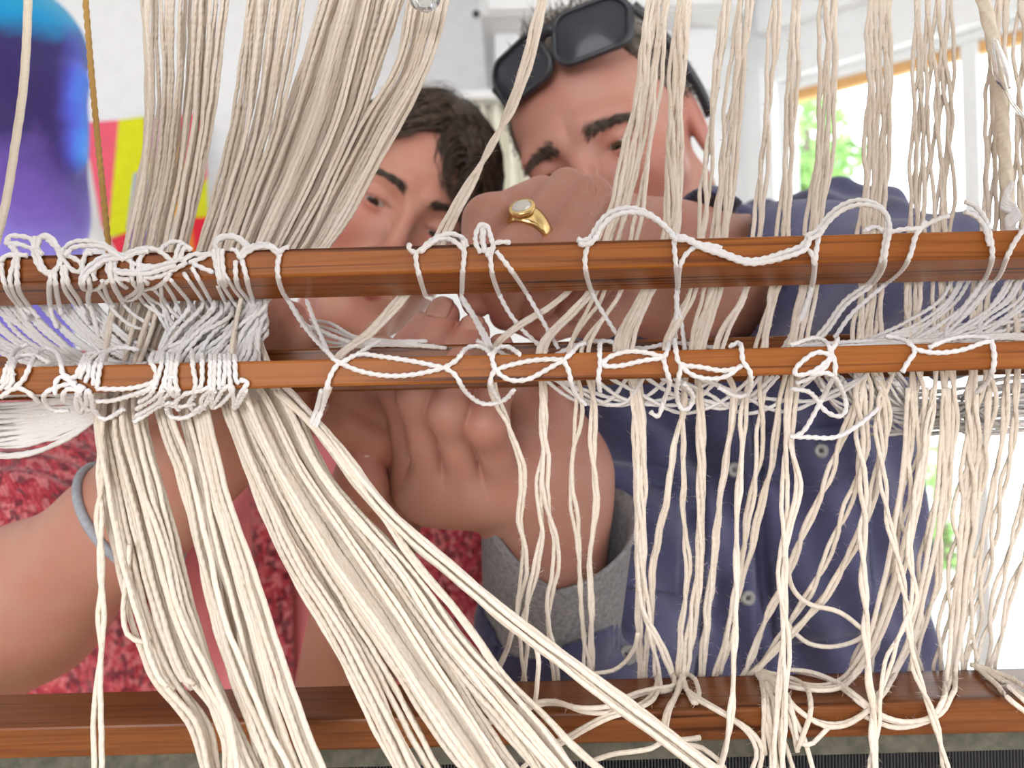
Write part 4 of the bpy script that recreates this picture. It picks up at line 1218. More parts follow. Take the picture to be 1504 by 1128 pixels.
lock(-.08, .95, -.80, .10, .03, 160, .09, .004, 15, .005)
lock(-.03, .98, .25, .62, .02, 120, .06, .004, 16, .004)
lock(-.05, .98, -.28, .66, .02, 120, .06, .004, 17, .004)
lock(.25, .9, .62, .30, .03, 90, .04, .016, 18, .003)
hs = child('hair_strands', tubes_mesh('hair_strands', strands(paths, .00075)), M_hair_w, wom); hs['kind'] = 'stuff'
fly = []
for _ in range(130):
    az, el = g.uniform(-2, 2), g.uniform(.7, 1.5)
    a = scalp(az, el, 1.06); b = scalp(az + g.normal() * .25, el + g.normal() * .2, 1.12 + g.uniform(0, .10)); e = scalp(az + g.normal() * .5, el + g.normal() * .35, 1.14 + g.uniform(0, .16))
    fly.append(to_w(wc, MW, WS, spline([a, b, e], .008)))
fh = child('flyaway_hair', tubes_mesh('flyaway_hair', strands(fly, .00018)), M_hair_w, wom); fh['kind'] = 'stuff'

# pink shirt and patterned cardigan
M_pink = plain('pink_jersey', (0.78, 0.245, 0.27), .9, 0, 26, .10, .15)
m, nt, bs = new_mat('cardigan_knit'); v = coords(nt, 'Object', (1, 1, 1), (0, .55, 0))
vo = nd(nt, 'ShaderNodeTexVoronoi'); vo.inputs['Scale'].default_value = 210; nt.links.new(coords(nt, 'Object', (1, 1, .7), (0, .55, .2)), vo.inputs['Vector'])
n1 = noise(nt, v, 90, 6, .8, .4); n2 = noise(nt, v, 14, 3)
c = ramp(nt, n1, [(.34, (.10, .010, .020)), (.44, (.40, .022, .045)), (.53, (.58, .06, .085)), (.62, (.78, .22, .24))])
sepc = nd(nt, 'ShaderNodeSeparateColor'); nt.links.new(vo.outputs['Color'], sepc.inputs[0])
c = mixc(nt, ramp(nt, sepc.outputs[0], [(.62, (0, 0, 0)), (.66, (.6, .6, .6))], 'LINEAR'), c, (.74, .26, .27))
c = mixc(nt, ramp(nt, sepc.outputs[1], [(.74, (0, 0, 0)), (.78, (.75, .75, .75))], 'LINEAR'), c, (.11, .012, .025))
nt.links.new(c, bs.inputs['Base Color']); bs.inputs['Roughness'].default_value = .95; bs.inputs['Sheen Weight'].default_value = .3
wv = nd(nt, 'ShaderNodeTexWave'); wv.inputs['Scale'].default_value = 150; nt.links.new(coords(nt, 'Object', (1, 1, 1), (0, .55, 0)), wv.inputs[0])
bump(nt, bs, wv.outputs[0], .5, .0015)
M_card = m
def wtorso(p, o=0.0):
    d = rc(p, P(270, 700, .95), P(250, 1300, .97), .125 + o, .14 + o)
    d = smin(d, rc(p, P(520, 680, .95), P(520, 1300, .97), .125 + o, .14 + o), .09)
    return d
def pink_f(p):
    d = wtorso(p)
    return (d + .004 * np.sin(p @ np.array([110., 20., -28.]) + 1.5 * lumps(p, 22, 12)) + .0012 * lumps(p, 23, 50)).astype(np.float32)
lo, hi = bounds([P(150, 560, .8), P(690, 1240, .9)], .03); lo[1] = .76; hi[1] = 1.14
V, F = surface(pink_f, lo, hi, .005)
child('pink_shirt', npmesh('pink_shirt', V, F), M_pink, wom)
def card_f(p):
    px = 752 + FPX * (p[:, 0] - CAM[0]) / np.maximum(p[:, 1], .1)
    py = 564 - FPX * (p[:, 2] - CAM[2]) / np.maximum(p[:, 1], .1)
    d = wtorso(p, .012) + .003 * np.sin(p @ np.array([80., 10., -40.]) + 2 * lumps(p, 24, 14))
    # open front: its two edges run down the chest
    xl = np.interp(py, [600, 700, 1000, 1150], [330, 290, 215, 190]); xr = np.interp(py, [600, 720, 860, 1000], [700, 664, 650, 655])
    half = (xr - xl) / 2; mid = (xl + xr) / 2
    front = np.clip((1.0 - p[:, 1]) / .05, -1, 1)
    slot = (np.abs(px - mid) - half) * p[:, 1] / FPX
    d = smax(d, -np.maximum(slot, p[:, 1] - .93), .006)
    # sleeve of her right arm, pushed up to the elbow in soft folds; her left shoulder and arm
    sl = chain(p, [(P(240, 640, .94), .10), (P(110, 660, .82), .088), (P(20, 800, .63), .070)], .04)
    w = .0050 * np.sin((p - P(20, 800, .63)) @ ((P(20, 800, .63) - P(110, 660, .82)) / .2) * 210 + 1.6 * lumps(p, 25, 18)) * np.exp(-((p - P(20, 810, .62)) ** 2).sum(1) / .010)
    d = smin(d, sl + w, .025)
    d = smin(d, chain(p, [(P(580, 640, .95), .10), (P(672, 760, .93), .075), (P(640, 1100, .86), .06)], .04), .03)
    d = smin(d, rc(p, P(70, 930, .92), P(70, 1300, .92), .10, .11), .03)
    return (d + .0012 * lumps(p, 26, 90)).astype(np.float32)
lo, hi = bounds([P(-90, 470, .6), P(740, 1240, .95), P(-90, 1000, .6), P(-40, 900, .95)], .05); lo[1] = .53; hi[1] = 1.08
V, F = surface(card_f, lo, hi, .005)
child('cardigan', npmesh('cardigan', V, F), M_card, wom)
bvw = BVHTree.FromPolygons([tuple(x) for x in V], [tuple(f) for f in F])
# dark knitted band of the cardigan's edge lying over the pink shirt
def band_line(name, pts, w):
    Vp = spline([P(x, y, d) for x, y, d in pts], .012)
    its = [tube_arrays(Vp, w, 10, 0, .01, 0, True, 2, .30)]
    return child(name, tubes_mesh(name, its), M_card, wom)
band_line('cardigan_band', [(392, 690, .838), (398, 800, .822), (402, 900, .818), (405, 1060, .82)], .020)

# grey hair tie round her forearm
bvh_a = BVHTree.FromPolygons([tuple(v) for v in V1], [tuple(f) for f in F1])
c0 = P(192, 765, .4655); ta = P(100, 835, .492) - P(235, 725, .462); ta /= np.linalg.norm(ta)
e1 = np.cross(ta, np.array([0, 1, 0.])); e1 /= np.linalg.norm(e1); e2 = np.cross(ta, e1)
pts = []
for a_ in np.linspace(0, 2 * PI, 61):
    dv = e1 * math.cos(a_) + e2 * math.sin(a_) - ta * .25 * math.sin(a_); dv /= np.linalg.norm(dv)
    h = bvh_a.ray_cast(Vector(c0 + dv * .12), Vector(-dv))
    pts.append((np.array(h[0]) if h[0] is not None else c0 + dv * .033) + dv * .0016)
pts = np.array(pts); pts[-1] = pts[0]
ht = link('hair_tie', tubes_mesh('hair_tie', [tube_arrays(pts, .0026, 10)]), plain('grey_elastic', (.36, .38, .42), .8, 0, 300, .15, .3))
tag(ht, 'grey elastic hair tie around the woman\'s forearm', 'hair tie')
rp = wl[0][0][0] * .35 + wl[0][1][0] * .65
ring(P(566, 622, .4385), wl[0][1][0] - wl[0][0][0], (.6, -.6, .4), .0098, .003, .0045, 'slim ring on the woman\'s finger, beside the man\'s lower hand', False)
# ------------------------------------------------------------------ yarn and cords
M_warp = yarn_mat('cream_cotton_yarn', (0.825, 0.74, 0.645), .0042, .55, .12, .10)
M_cord = yarn_mat('white_heddle_cord', (0.80, 0.785, 0.80), .0030, .25, .2, .03)
YR = .00112                                  # warp yarn radius

def yarn(px, label, group, name='warp_yarn', r=YR, fz=0, mat=None, seed=0, kink=.35):
    """px: (x, y, depth) stations"""
    pts = spline(PA(px), .0035)
    g = np.random.default_rng(seed + 1)
    s = np.linspace(0, len(pts) * .0035, len(pts))
    for k in (0, 1):
        a = np.zeros(len(pts))
        for w, am in ((.05, .0010), (.021, .0005), (.011, .00022)):
            a += am * np.sin(s / w * 6.28 + g.uniform(0, 6.28)) * g.uniform(.5, 1.2)
        pts[:, (0, 1)[k]] += a * kink
    rr = r if np.ndim(r) == 0 else np.interp(np.linspace(0, 1, len(pts)), np.linspace(0, 1, len(r)), r)
    items = [tube_arrays(pts, rr * g.uniform(.93, 1.07), 7)]
    r = float(np.mean(r))
    if fz: items.append(fuzz(pts, r, int(fz * s[-1] * 1000), .0021, seed + 2))
    o = link(name, tubes_mesh(name, items), mat or M_warp)
    return tag(o, label, 'yarn', group)

def st(*rows): return [list(r) for r in rows]
def dl(y):                                   # depth of the left warp: behind both bars, then forward over the beater
    return float(np.interp(y, [-40, 365, 440, 520, 575, 700, 850, 1000, 1150], [.388, .376, .375, .364, .357, .347, .337, .326, .313]))

LEFT = [
 ('one of the cream yarns in the leftmost fan, ending low beside the hair tie', 17, .004,
  [(-30, 204, 300), (190, 210, 284), (365, 182, 252), (450, 160, 235), (540, 146, 205), (600, 140, 186), (700, 150, 206), (800, 166, 240), (900, 190, 268), (1000, 225, 312), (1060, 275, 340), (1150, 305, 350)]),
 ('one of the cream yarns hanging just right of the leftmost fan, over the dark wrist', 8, .003,
  [(-30, 300, 341), (190, 284, 314), (365, 252, 276), (450, 225, 255), (540, 196, 222), (600, 188, 214), (700, 208, 236), (800, 236, 262), (900, 262, 288), (1000, 296, 322), (1150, 352, 392)]),
 ('one of the slim group of cream yarns crossing the pink shirt at left', 6, .003,
  [(-30, 364, 388), (190, 338, 362), (365, 288, 312), (450, 262, 282), (540, 234, 256), (600, 230, 252), (700, 262, 286), (800, 286, 306), (950, 324, 348), (1150, 394, 434)]),
 ('one of the cream yarns of the second broad group, over the pink shirt', 14, .004,
  [(-30, 390, 456), (190, 362, 412), (365, 312, 350), (450, 288, 326), (540, 262, 302), (600, 265, 308), (700, 286, 331), (800, 306, 362), (900, 330, 396), (1000, 352, 428), (1150, 384, 490)]),
 ('one of the cream yarns at the left edge of the widest sloping band', 10, .004,
  [(-30, 480, 512), (190, 410, 446), (365, 346, 376), (450, 328, 348), (540, 316, 336), (590, 326, 352), (700, 362, 402), (826, 418, 470), (950, 487, 550), (1075, 548, 622), (1150, 590, 660)]),
 ('one of the cream yarns in the middle of the widest sloping band', 27, .007,
  [(-30, 508, 562), (190, 440, 506), (365, 366, 424), (450, 342, 378), (540, 332, 376), (590, 348, 410), (700, 400, 468), (826, 470, 562), (950, 556, 644), (1075, 638, 724), (1150, 692, 776)]),
 ('one of the cream yarns at the right edge of the widest sloping band', 12, .004,
  [(-30, 560, 602), (190, 500, 526), (365, 414, 440), (450, 368, 384), (540, 366, 388), (590, 404, 432), (700, 462, 486), (826, 556, 600), (950, 638, 692), (1075, 738, 806), (1150, 800, 862)]),
 ('one of the cream yarns in the tight diagonal rope crossing the grey cuff', 14, .003,
  [(-30, 606, 668), (100, 574, 632), (190, 522, 584), (365, 436, 482), (450, 374, 388), (540, 380, 398), (590, 424, 442), (650, 476, 496), (745, 548, 572), (850, 664, 692), (920, 748, 776), (1000, 852, 884), (1075, 952, 984), (1150, 1050, 1082)]),
]
for bi, (lab, n, dj, stt) in enumerate(LEFT):
    g = np.random.default_rng(100 + bi)
    perm = (np.arange(n) + .5) / n
    cut = set(g.choice(n, 6, replace=False)) if bi == 0 else set()
    for i in range(n):
        j = g.normal() * dj; px = []
        ex = g.normal(size=(len(stt), 2))
        for k, (y, x0, x1) in enumerate(stt):
            t = np.clip(perm[i] + ex[k, 0] * .40 / n, 0, 1)
            if i in cut and y > 1000: break
            px.append((x0 + (x1 - x0) * t, y, dl(y) + j * (1 if y > 250 else .7) + abs(ex[k, 1]) * .0006))
        if i in cut: px.append((px[-1][0] + 10, 1008 + g.uniform(-14, 6), px[-1][2]))
        yarn(px, lab, 'cream warp yarns, group %d from the left' % (bi + 1), seed=1000 + bi * 50 + i, fz=.10, kink=.28, r=np.array([.00090, .00092, .00098, .00112, .00118, .00120]))
# the single pair at far left, the curled end, the two thin pairs beside the rope
for i in (0, 1):
    px = [(148 + i * 5, 575, .352), (143 + i * 7, 640, .348), (150 - i * 5, 700, .345), (143 + i * 6, 760, .340), (151 - i * 4, 820, .336), (144 + i * 8, 900, .33), (150 - i * 2, 960, .327), (137 + i * 12, 1040, .322), (140 + i * 8, 1150, .315)]
    yarn(px, 'lone pair of cream yarns hanging furthest left, over the bare forearm', 'lone yarn pair at far left', seed=i, fz=.1)
    px = [(404 + 5 * i, 575, .350), (470 + 5 * i, 640, .345), (555 + 4 * i, 752, .341), (612 + 7 * i, 832, .337), (690 + 6 * i, 928, .332), (742 + 6 * i, 1000, .329), (790 + 3 * i, 1044, .327), (836 + 6 * i, 1092, .324), (900 + 6 * i, 1150, .32)]
    yarn(px, 'pair of cream yarns between the widest band and the diagonal rope', 'thin yarn pair above the band', seed=8 + i, fz=.1)
yarn([(190, 800, .338), (186, 850, .335), (181, 905, .332), (192, 936, .331), (215, 944, .331), (232, 950, .331), (244, 990, .328)], 'short cream yarn curling out of the leftmost fan', None, seed=21)

# ------------------ right half: pairs and groups
def ry(name_lab, n, spread, upper, subs, ends='behind'):
    pass
SGRP = [
 # top, 190, 345, 430, 513 ; spread ; list of (strands, lower path [(x, y)...], ends)
 ((957, 925, 881, 832, 724), 5, [(2, [(724, 570), (745, 620), (768, 700), (764, 760), (770, 820), (762, 890), (745, 950), (722, 1010)], 'b')]),
 ((966, 934, 895, 866, 795), 12, [(2, [(795, 570), (800, 650), (790, 720), (797, 784), (782, 850), (772, 900), (768, 1010)], 'b'), (2, [(798, 575), (801, 660), (800, 722), (817, 800), (806, 900), (818, 1010)], 'b')]),
 ((976, 946, 909, 882, 838), 8, [(1, [(843, 570), (841, 660), (846, 800), (852, 880), (861, 985)], 'b'), (1, [(850, 575), (844, 680), (850, 820), (855, 900), (868, 990)], 'b')]),
 ((984, 958, 932, 910, 860), 10, [(2, [(870, 575), (871, 660), (875, 740), (866, 830), (869, 910), (867, 1000)], 'b')]),
 ((1008, 990, 985, 950, 915), 22, [(4, [(930, 570), (934, 660), (936, 784), (938, 900), (940, 960), (944, 1015)], 'b'), (2, [(938, 575), (945, 700), (944, 800), (950, 900), (962, 960), (966, 998)], 'n'), (2, [(942, 580), (940, 690), (940, 784), (944, 890), (975, 960), (991, 998)], 'n')]),
 ((1072, 1044, 1030, 1016, 979), 10, [(3, [(1006, 575), (989, 660), (982, 720), (966, 790), (958, 850), (956, 900), (948, 960), (946, 1010)], 'b')]),
 ((1100, 1074, 1058, 1046, 1022), 26, [(2, [(1004, 575), (1004, 660), (1003, 740), (1010, 826), (1001, 925), (996, 992)], 'n'), (4, [(1028, 575), (1030, 660), (1029, 760), (1027, 840), (1018, 910), (1004, 992)], 'n')]),
 ((1144, 1125, 1112, 1095, 1054), 12, [(3, [(1078, 575), (1068, 660), (1060, 720), (1052, 784), (1046, 850), (1038, 909), (1030, 1010)], 'b')]),
 ((1173, 1160, 1150, 1137, 1118), 16, [(2, [(1096, 575), (1090, 660), (1083, 743), (1082, 847), (1079, 940), (1075, 1033), (1066, 1096), (1052, 1150)], 'f'), (2, [(1120, 575), (1115, 660), (1102, 743), (1092, 805), (1066, 940), (1048, 1000)], 'b')]),
 ((1220, 1212, 1196, 1186, 1168), 28, [(2, [(1148, 580), (1136, 660), (1114, 764), (1086, 867), (1058, 990)], 'b'), (2, [(1160, 570), (1154, 660), (1152, 764), (1148, 847), (1155, 930), (1154, 1000), (1151, 1075), (1147, 1150)], 'f'), (2, [(1168, 575), (1162, 650), (1172, 722), (1160, 780), (1150, 850), (1152, 940), (1140, 1040), (1136, 1150)], 'f')]),
 ((1292, 1290, 1280, 1278, 1272), 38, [(2, [(1258, 580), (1232, 660), (1198, 743), (1160, 834), (1123, 917), (1088, 1000)], 'b'), (2, [(1275, 580), (1264, 685), (1236, 764), (1202, 847), (1164, 909), (1131, 959), (1092, 1000)], 'b'),
     (3, [(1300, 590), (1289, 700), (1264, 780), (1218, 867), (1164, 930), (1108, 987)], 'n'), (2, [(1262, 570), (1266, 660), (1268, 764), (1270, 900), (1278, 1000), (1282, 1060), (1288, 1150)], 'f')]),
 ((1356, 1352, 1346, 1341, 1338), 28, [(2, [(1290, 600), (1294, 670), (1305, 764), (1318, 820), (1330, 880), (1345, 985), (1372, 1054), (1394, 1150)], 'f'), (2, [(1342, 575), (1335, 660), (1318, 760), (1308, 850), (1290, 900), (1262, 960), (1250, 1010)], 'b'), (2, [(1352, 575), (1346, 640), (1328, 740), (1320, 830), (1292, 920), (1272, 1010)], 'b')]),
 ((1386, 1386, 1383, 1385, 1385), 30, [(2, [(1372, 575), (1364, 630), (1345, 727), (1336, 800), (1342, 880), (1310, 960), (1285, 1060), (1280, 1150)], 'f'), (2, [(1388, 575), (1388, 640), (1383, 720), (1360, 790), (1352, 870), (1345, 930), (1350, 1010)], 'b'), (2, [(1400, 575), (1402, 640), (1392, 720), (1382, 790), (1378, 850), (1350, 940), (1330, 1010)], 'b')]),
 ((1470, 1462, 1456, 1440, 1440), 32, [(2, [(1426, 570), (1424, 640), (1408, 740), (1402, 830), (1386, 910), (1375, 1010)], 'b'), (2, [(1438, 570), (1432, 640), (1428, 720), (1420, 800), (1405, 900), (1398, 1010)], 'b'), (2, [(1456, 570), (1453, 620), (1440, 700), (1424, 780), (1420, 860), (1410, 930), (1402, 1000)], 'b')]),
 ((1503, 1500, 1497, 1490, 1490), 18, [(2, [(1478, 570), (1472, 650), (1452, 750), (1432, 850), (1420, 930), (1412, 1010)], 'b'), (2, [(1494, 570), (1488, 640), (1468, 740), (1452, 830), (1434, 910), (1424, 1010)], 'b')]),
 ((1536, 1530, 1524, 1520, 1520), 14, [(2, [(1520, 640), (1504, 735), (1484, 805), (1460, 890), (1438, 1000)], 'b'), (2, [(1534, 700), (1512, 800), (1482, 880), (1464, 960), (1450, 1010)], 'b')]),
]
SLAB = ['slanting left under the upper bar to the fingertips', 'falling over the man\'s wrist into the grey cuff', 'single file down the man\'s forearm to the beater', 'just right of the cuffed wrist',
        'in the thick cluster over the navy pocket', 'leaning to the pocket cluster', 'in the cluster over the placket edge', 'straight in front of the placket', 'either side of the lowest placket button',
        'over the right pocket flap', 'fanning left across the shirt', 'at the edge of the navy shirt', 'open twisted, over the green bush outside', 'open twisted, against the bright glass', 'open twisted, before the white wall',
        'entering from the right edge of the picture']
ORD = ['first', 'second', 'third', 'fourth', 'fifth', 'sixth', 'seventh', 'eighth', 'ninth', 'tenth', 'eleventh', 'twelfth', '13th', '14th', '15th', '16th', '17th', '18th', '19th', '20th', '21st', '22nd', '23rd', '24th', '25th', '26th', '27th', '28th', '29th', '30th', '31st', '32nd', '33rd', '34th', '35th', '36th', '37th', '38th', '39th', '40th']
yc = 0; pn = 0
for gi, (up, spr, subs) in enumerate(SGRP):
    tot = sum(s[0] for s in subs); k = 0
    open_ = 1.0 + .9 * max(0, gi - 9) / 6
    for (ns, low, ends) in subs:
        g = np.random.default_rng(500 + gi * 7 + k)
        pn += 1; ph = g.uniform(0, 6.28); per = g.uniform(95, 150) if gi < 10 else g.uniform(70, 110)
        for s in range(ns):
            o = ((k + .5) / tot - .5)
            px = [(up[0] + o * spr * .9, -40, .392), (up[1] + o * spr, 190, .382), (up[2] + o * spr, 345, .377), (up[3] + o * spr, 430, .372), (up[4] + o * spr * 1.0, 513, .360)]
            for (x, y) in low:
                if y < 560: continue
                if ends == 'b': d = float(np.interp(y, [575, 700, 985, 1010], [.357, .365, .404, .409]))
                elif ends == 'n': d = float(np.interp(y, [575, 700, 960, 1000], [.357, .365, .391, .396]))
                else: d = float(np.interp(y, [575, 700, 900, 1000, 1060, 1150], [.356, .358, .352, .348, .350, .338]))
                px.append((x, y, d))
            # strands of one pair wind loosely around each other
            fine = spline(np.array(px), 11.0) if False else None
            P3 = spline(np.array([(a, b, c * 3000) for a, b, c in px], float), 9.0); P3[:, 2] /= 3000
            L = np.concatenate([[0], np.cumsum(np.hypot(np.diff(P3[:, 0]), np.diff(P3[:, 1])))])
            am = np.interp(P3[:, 1], [0, 300, 430, 520, 600, 1000], [3.4, 3.2, 2.6, 2.6, 4.2, 4.2]) * open_ * (.75 + .3 * np.sin(L / 160 + ph))
            ang = L / per * 3.14159 + ph + s * 2 * math.pi / max(ns, 1)
            P3[:, 0] += am * np.cos(ang); P3[:, 2] += am * np.sin(ang) * .0003
            yarn(P3, 'cream yarn of the %s pair, %s' % (ORD[pn - 1], SLAB[gi]) if ns == 2 else 'cream yarn of the %s strand, %s' % (ORD[pn - 1], SLAB[gi]), 'hanging yarn pair %d right of the cuff' % pn, seed=3000 + yc, fz=.55, kink=.45, r=.00102 * (1.0 if gi < 11 else .93))
            k += 1; yc += 1
# the fuzzy strand of three that slants down in front of the woman's face
for i in range(3):
    px = [(803 + i * 4, -30, .372), (746 + i * 5, 160, .368), (716 + (2 - i) * 4, 215, .367), (690 + i * 5, 262, .367), (640 + i * 7, 350, .367), (612 + i * 7, 400, .370), (578 + i * 6, 446, .366), (536 + i * 5, 490, .360), (494 + i * 4, 524, .352), (478 + i * 3, 575, .352), (470, 600, .352)]
    yarn(px, 'one of three fuzzy cream yarns slanting across the woman\'s face', 'three fuzzy yarns across the face', seed=60 + i, fz=1.3)

# loose ends heaped on the beater
def beat_d(x, y):
    u, v = (x - 752.0) / FPX, (564.0 - y) / FPX
    vv = -u * sr + v * cr
    d = (zb0 + .0016 - CAM[2]) / vv if vv < -1e-3 else 9
    return float(min(max(d, BF - .0022), BB + .004)) if y < 1200 else .35
def loose(pts, label, group=None, lift=0.0, seed=0):
    px = []
    for q in pts:
        x, y = q[0], q[1]
        px.append((x, y, q[2] if len(q) > 2 else beat_d(x, y) - lift - .0008))
    # keep clear of the front edge
    return yarn(px, label, group, seed=seed, fz=.25, kink=.25)
LO = [
 ('cream yarns looping in a knot on the beater below the shirt placket', 'looping ends below the placket', [
   [(996, 985), (1004, 1000), (1012, 1022), (1022, 1034), (1027, 1022), (1020, 998), (1010, 990)], [(1000, 992), (1010, 1014), (1040, 1034), (1075, 1055), (1105, 1075), (1120, 1102), (1114, 1135)],
   [(1002, 996), (1014, 1020), (1046, 1040), (1080, 1060), (1100, 1078), (1112, 1104), (1102, 1135)], [(1002, 990), (992, 1020), (978, 1050), (972, 1085)], [(1006, 990), (996, 1018), (982, 1048), (976, 1088)]]),
 ('cream yarns sweeping left along the beater below the cuff', 'ends sweeping left along the beater', [
   [(966, 990), (964, 1010), (950, 1028), (928, 1040), (900, 1048), (870, 1062), (834, 1082), (800, 1098), (765, 1130)], [(968, 990), (968, 1014), (952, 1034), (920, 1046), (890, 1056), (850, 1078), (812, 1102), (775, 1135)],
   [(990, 990), (986, 1008), (960, 1012), (925, 1022), (900, 1036), (850, 1040), (810, 1030), (787, 1032), (750, 1042), (718, 1058), (700, 1072)], [(992, 994), (984, 1014), (950, 1018), (915, 1030), (895, 1046), (860, 1046), (830, 1036), (800, 1034), (760, 1046), (730, 1056), (705, 1072)]]),
 ('cream yarns fanning down the beater from a gathered knot', 'ends fanning down from the knot', [
   [(1108, 984), (1118, 1000), (1122, 1040), (1121, 1080), (1124, 1108)], [(1110, 985), (1122, 1005), (1130, 1050), (1136, 1090), (1142, 1135)], [(1112, 985), (1128, 1010), (1140, 1050), (1146, 1090), (1152, 1135)],
   [(1112, 986), (1130, 1008), (1150, 1040), (1166, 1075), (1172, 1104)], [(1113, 986), (1135, 1005), (1158, 1040), (1180, 1080), (1196, 1135)], [(1113, 987), (1138, 1000), (1160, 1030), (1166, 1060), (1174, 1092), (1190, 1094), (1206, 1080), (1220, 1066)],
   [(1114, 986), (1150, 992), (1175, 1002), (1190, 1025), (1190, 1050), (1180, 1080), (1172, 1098)], [(1110, 986), (1124, 1010), (1134, 1050), (1150, 1085), (1166, 1130)], [(1109, 985), (1120, 1006), (1126, 1060), (1132, 1100), (1140, 1135)]]),
 ('cream yarns swinging in long arcs across the right of the beater', 'long arcs on the right of the beater', [
   [(1112, 985), (1150, 1000), (1190, 1010), (1222, 1010), (1250, 994), (1268, 970, .385), (1284, 940, .380), (1302, 890, .376), (1334, 770, .368), (1352, 660, .362), (1360, 570, .356)], [(1114, 985), (1152, 1006), (1195, 1014), (1228, 1012), (1256, 992), (1276, 964, .385), (1296, 930, .380), (1318, 870, .375), (1346, 760, .368), (1362, 650, .362), (1370, 570, .356)],
   [(1116, 984), (1155, 996), (1190, 1006), (1218, 1005), (1244, 990), (1262, 962, .385), (1278, 930, .379), (1296, 860, .374), (1318, 750, .367), (1330, 640, .361), (1334, 570, .356)],
   [(1140, 1006), (1170, 1040), (1200, 1060), (1240, 1062), (1270, 1046), (1290, 1020), (1310, 990), (1330, 950, .388), (1346, 890, .380), (1370, 770, .371), (1382, 650, .362), (1386, 570, .356)], [(1145, 1010), (1176, 1046), (1210, 1066), (1246, 1064), (1280, 1040), (1302, 1010), (1322, 978, .394), (1346, 920, .384), (1368, 830, .375), (1388, 700, .366), (1394, 570, .356)],
   [(1158, 984), (1190, 987), (1225, 1000), (1262, 1025), (1290, 1048), (1330, 1060), (1368, 1052), (1384, 1030), (1390, 990), (1398, 920, .390), (1410, 800, .376), (1420, 680, .366), (1424, 570, .357)], [(1165, 985), (1200, 992), (1236, 1010), (1266, 1034), (1300, 1056), (1345, 1062), (1380, 1044), (1390, 1015), (1398, 980), (1404, 920, .390), (1414, 820, .378), (1428, 700, .368), (1434, 570, .357)],
   [(1270, 1052), (1310, 1068), (1350, 1064), (1385, 1046), (1398, 1020), (1405, 985), (1412, 920, .389), (1424, 820, .377), (1442, 700, .367), (1454, 570, .357)],
   [(1154, 820, .370), (1160, 852, .372), (1170, 872, .374), (1190, 888, .376), (1230, 898, .378), (1268, 925, .380)], [(1150, 905, .383), (1168, 930, .390), (1190, 946, .394), (1225, 950, .394), (1262, 938, .39), (1285, 918, .386)]]),
 ('cream yarns draped over the beater\'s right end', 'ends draped over the right end', [
   [(1428, 976), (1450, 985), (1480, 1004), (1515, 1034)], [(1430, 977), (1455, 990), (1490, 1016), (1520, 1044)], [(1432, 978), (1460, 1002), (1485, 1030), (1515, 1052)], [(1426, 976), (1450, 982), (1490, 1000), (1520, 1020)]]),
]
c = 0
for lab, grp, lst in LO:
    for q in lst:
        loose(q, 'one of the ' + lab, grp, .0012 * (c % 4), 7000 + c); c += 1
loose([(988, 1087, .352), (1005, 1086, .352), (1029, 1083, .352)], 'short cut cream yarn end sticking out over the beater front', None, 0, 7100)
loose([(1004, 1094, .35), (1030, 1098, .35), (1060, 1122, .349), (1070, 1140, .348)], 'curved cream yarn end below the short cut end', None, 0, 7101)
loose([(783, 935, .352), (790, 970, .352), (790, 1000, .355), (786, 1032, .3575)], 'lone cream yarn dropping to the node of the left-sweeping ends', None, 0, 7102)
loose([(868, 990, .395), (900, 985, .395), (915, 975, .393), (930, 955, .388), (936, 930, .38)], 'cream yarn tying off at the cuff button', None, 0, 7103)
loose([(862, 1120, .345), (900, 1108, .345), (960, 1098, .347), (975, 1086, .35)], 'cream yarn end lying level under the diagonal rope', None, 0, 7104)
tube_end = None

# ------------------ white braided heddle cords
def lin(x, a, b): return a + (b - a) * x / 1504.0
def dU(x, y):
    top, fold, bot = lin(x, 376, 337), lin(x, 418, 377), lin(x, 450, 411)
    if y <= fold: return UF - .0016 + (.003 if y < top - 6 else 0)
    if y <= bot: return UF - .0016 + (y - fold) / (bot - fold) * (.0345)
    return min(.363 + (y - bot) * .00006, .369)
def dM(x, y):
    top, bot = lin(x, 540, 501), lin(x, 580, 542)
    if y < top: return min(MF - .0014 + (top - y) * .0007, .350)
    if y <= bot: return MF - .0016
    return min(MF - .0016 + (y - bot) * .0005, .346)
cn = 0
MASSED = []
MASS = {'sheet of cords at the left edge', 'tangle below the middle bar', 'sagging cords before the shirt', 'level cords behind the fingers'}
def cord(pts, mode, label, group, r=.00098, j=0.0, jit=0.0, seed=None):
    global cn
    cn += 1
    g = np.random.default_rng(9000 + cn)
    fn = dU if mode == 'U' else dM
    ctl = [(q[0] + g.normal() * jit, q[1] + g.normal() * jit, q[2] if len(q) > 2 else None) for q in pts]
    fine = spline(np.array([(a, b, k * 1e-3) for k, (a, b, _) in enumerate(ctl)]), 3.0)       # dense in the picture plane first,
    px = []                                                                                   # so the cord hugs the bar's faces
    for x, y, t in fine:
        t = min(max(t * 1e3, 0), len(ctl) - 1.001); k = int(t); d0, d1 = ctl[k][2], ctl[k + 1][2]
        if d0 is None and d1 is None: d = fn(x, y)
        else:
            a = d0 if d0 is not None else fn(ctl[k][0], ctl[k][1]); b = d1 if d1 is not None else fn(ctl[k + 1][0], ctl[k + 1][1])
            d = a + (b - a) * (t - k)
        px.append((x, y, d - j))
    p = spline(PA(px), .0009 if group not in MASS else .0022)
    for _ in range(3): p[1:-1] = .5 * p[1:-1] + .25 * (p[:-2] + p[2:])
    if mode == 'S' or group in MASS:
        MASSED.append(tube_arrays(p, r, 6, .17, .0052, g.uniform(0, 6))); return
    o = link('heddle', tubes_mesh('heddle', [tube_arrays(p, r, 8, .22, .0034, g.uniform(0, 6))]), M_cord)
    return tag(o, label, 'cord', group)
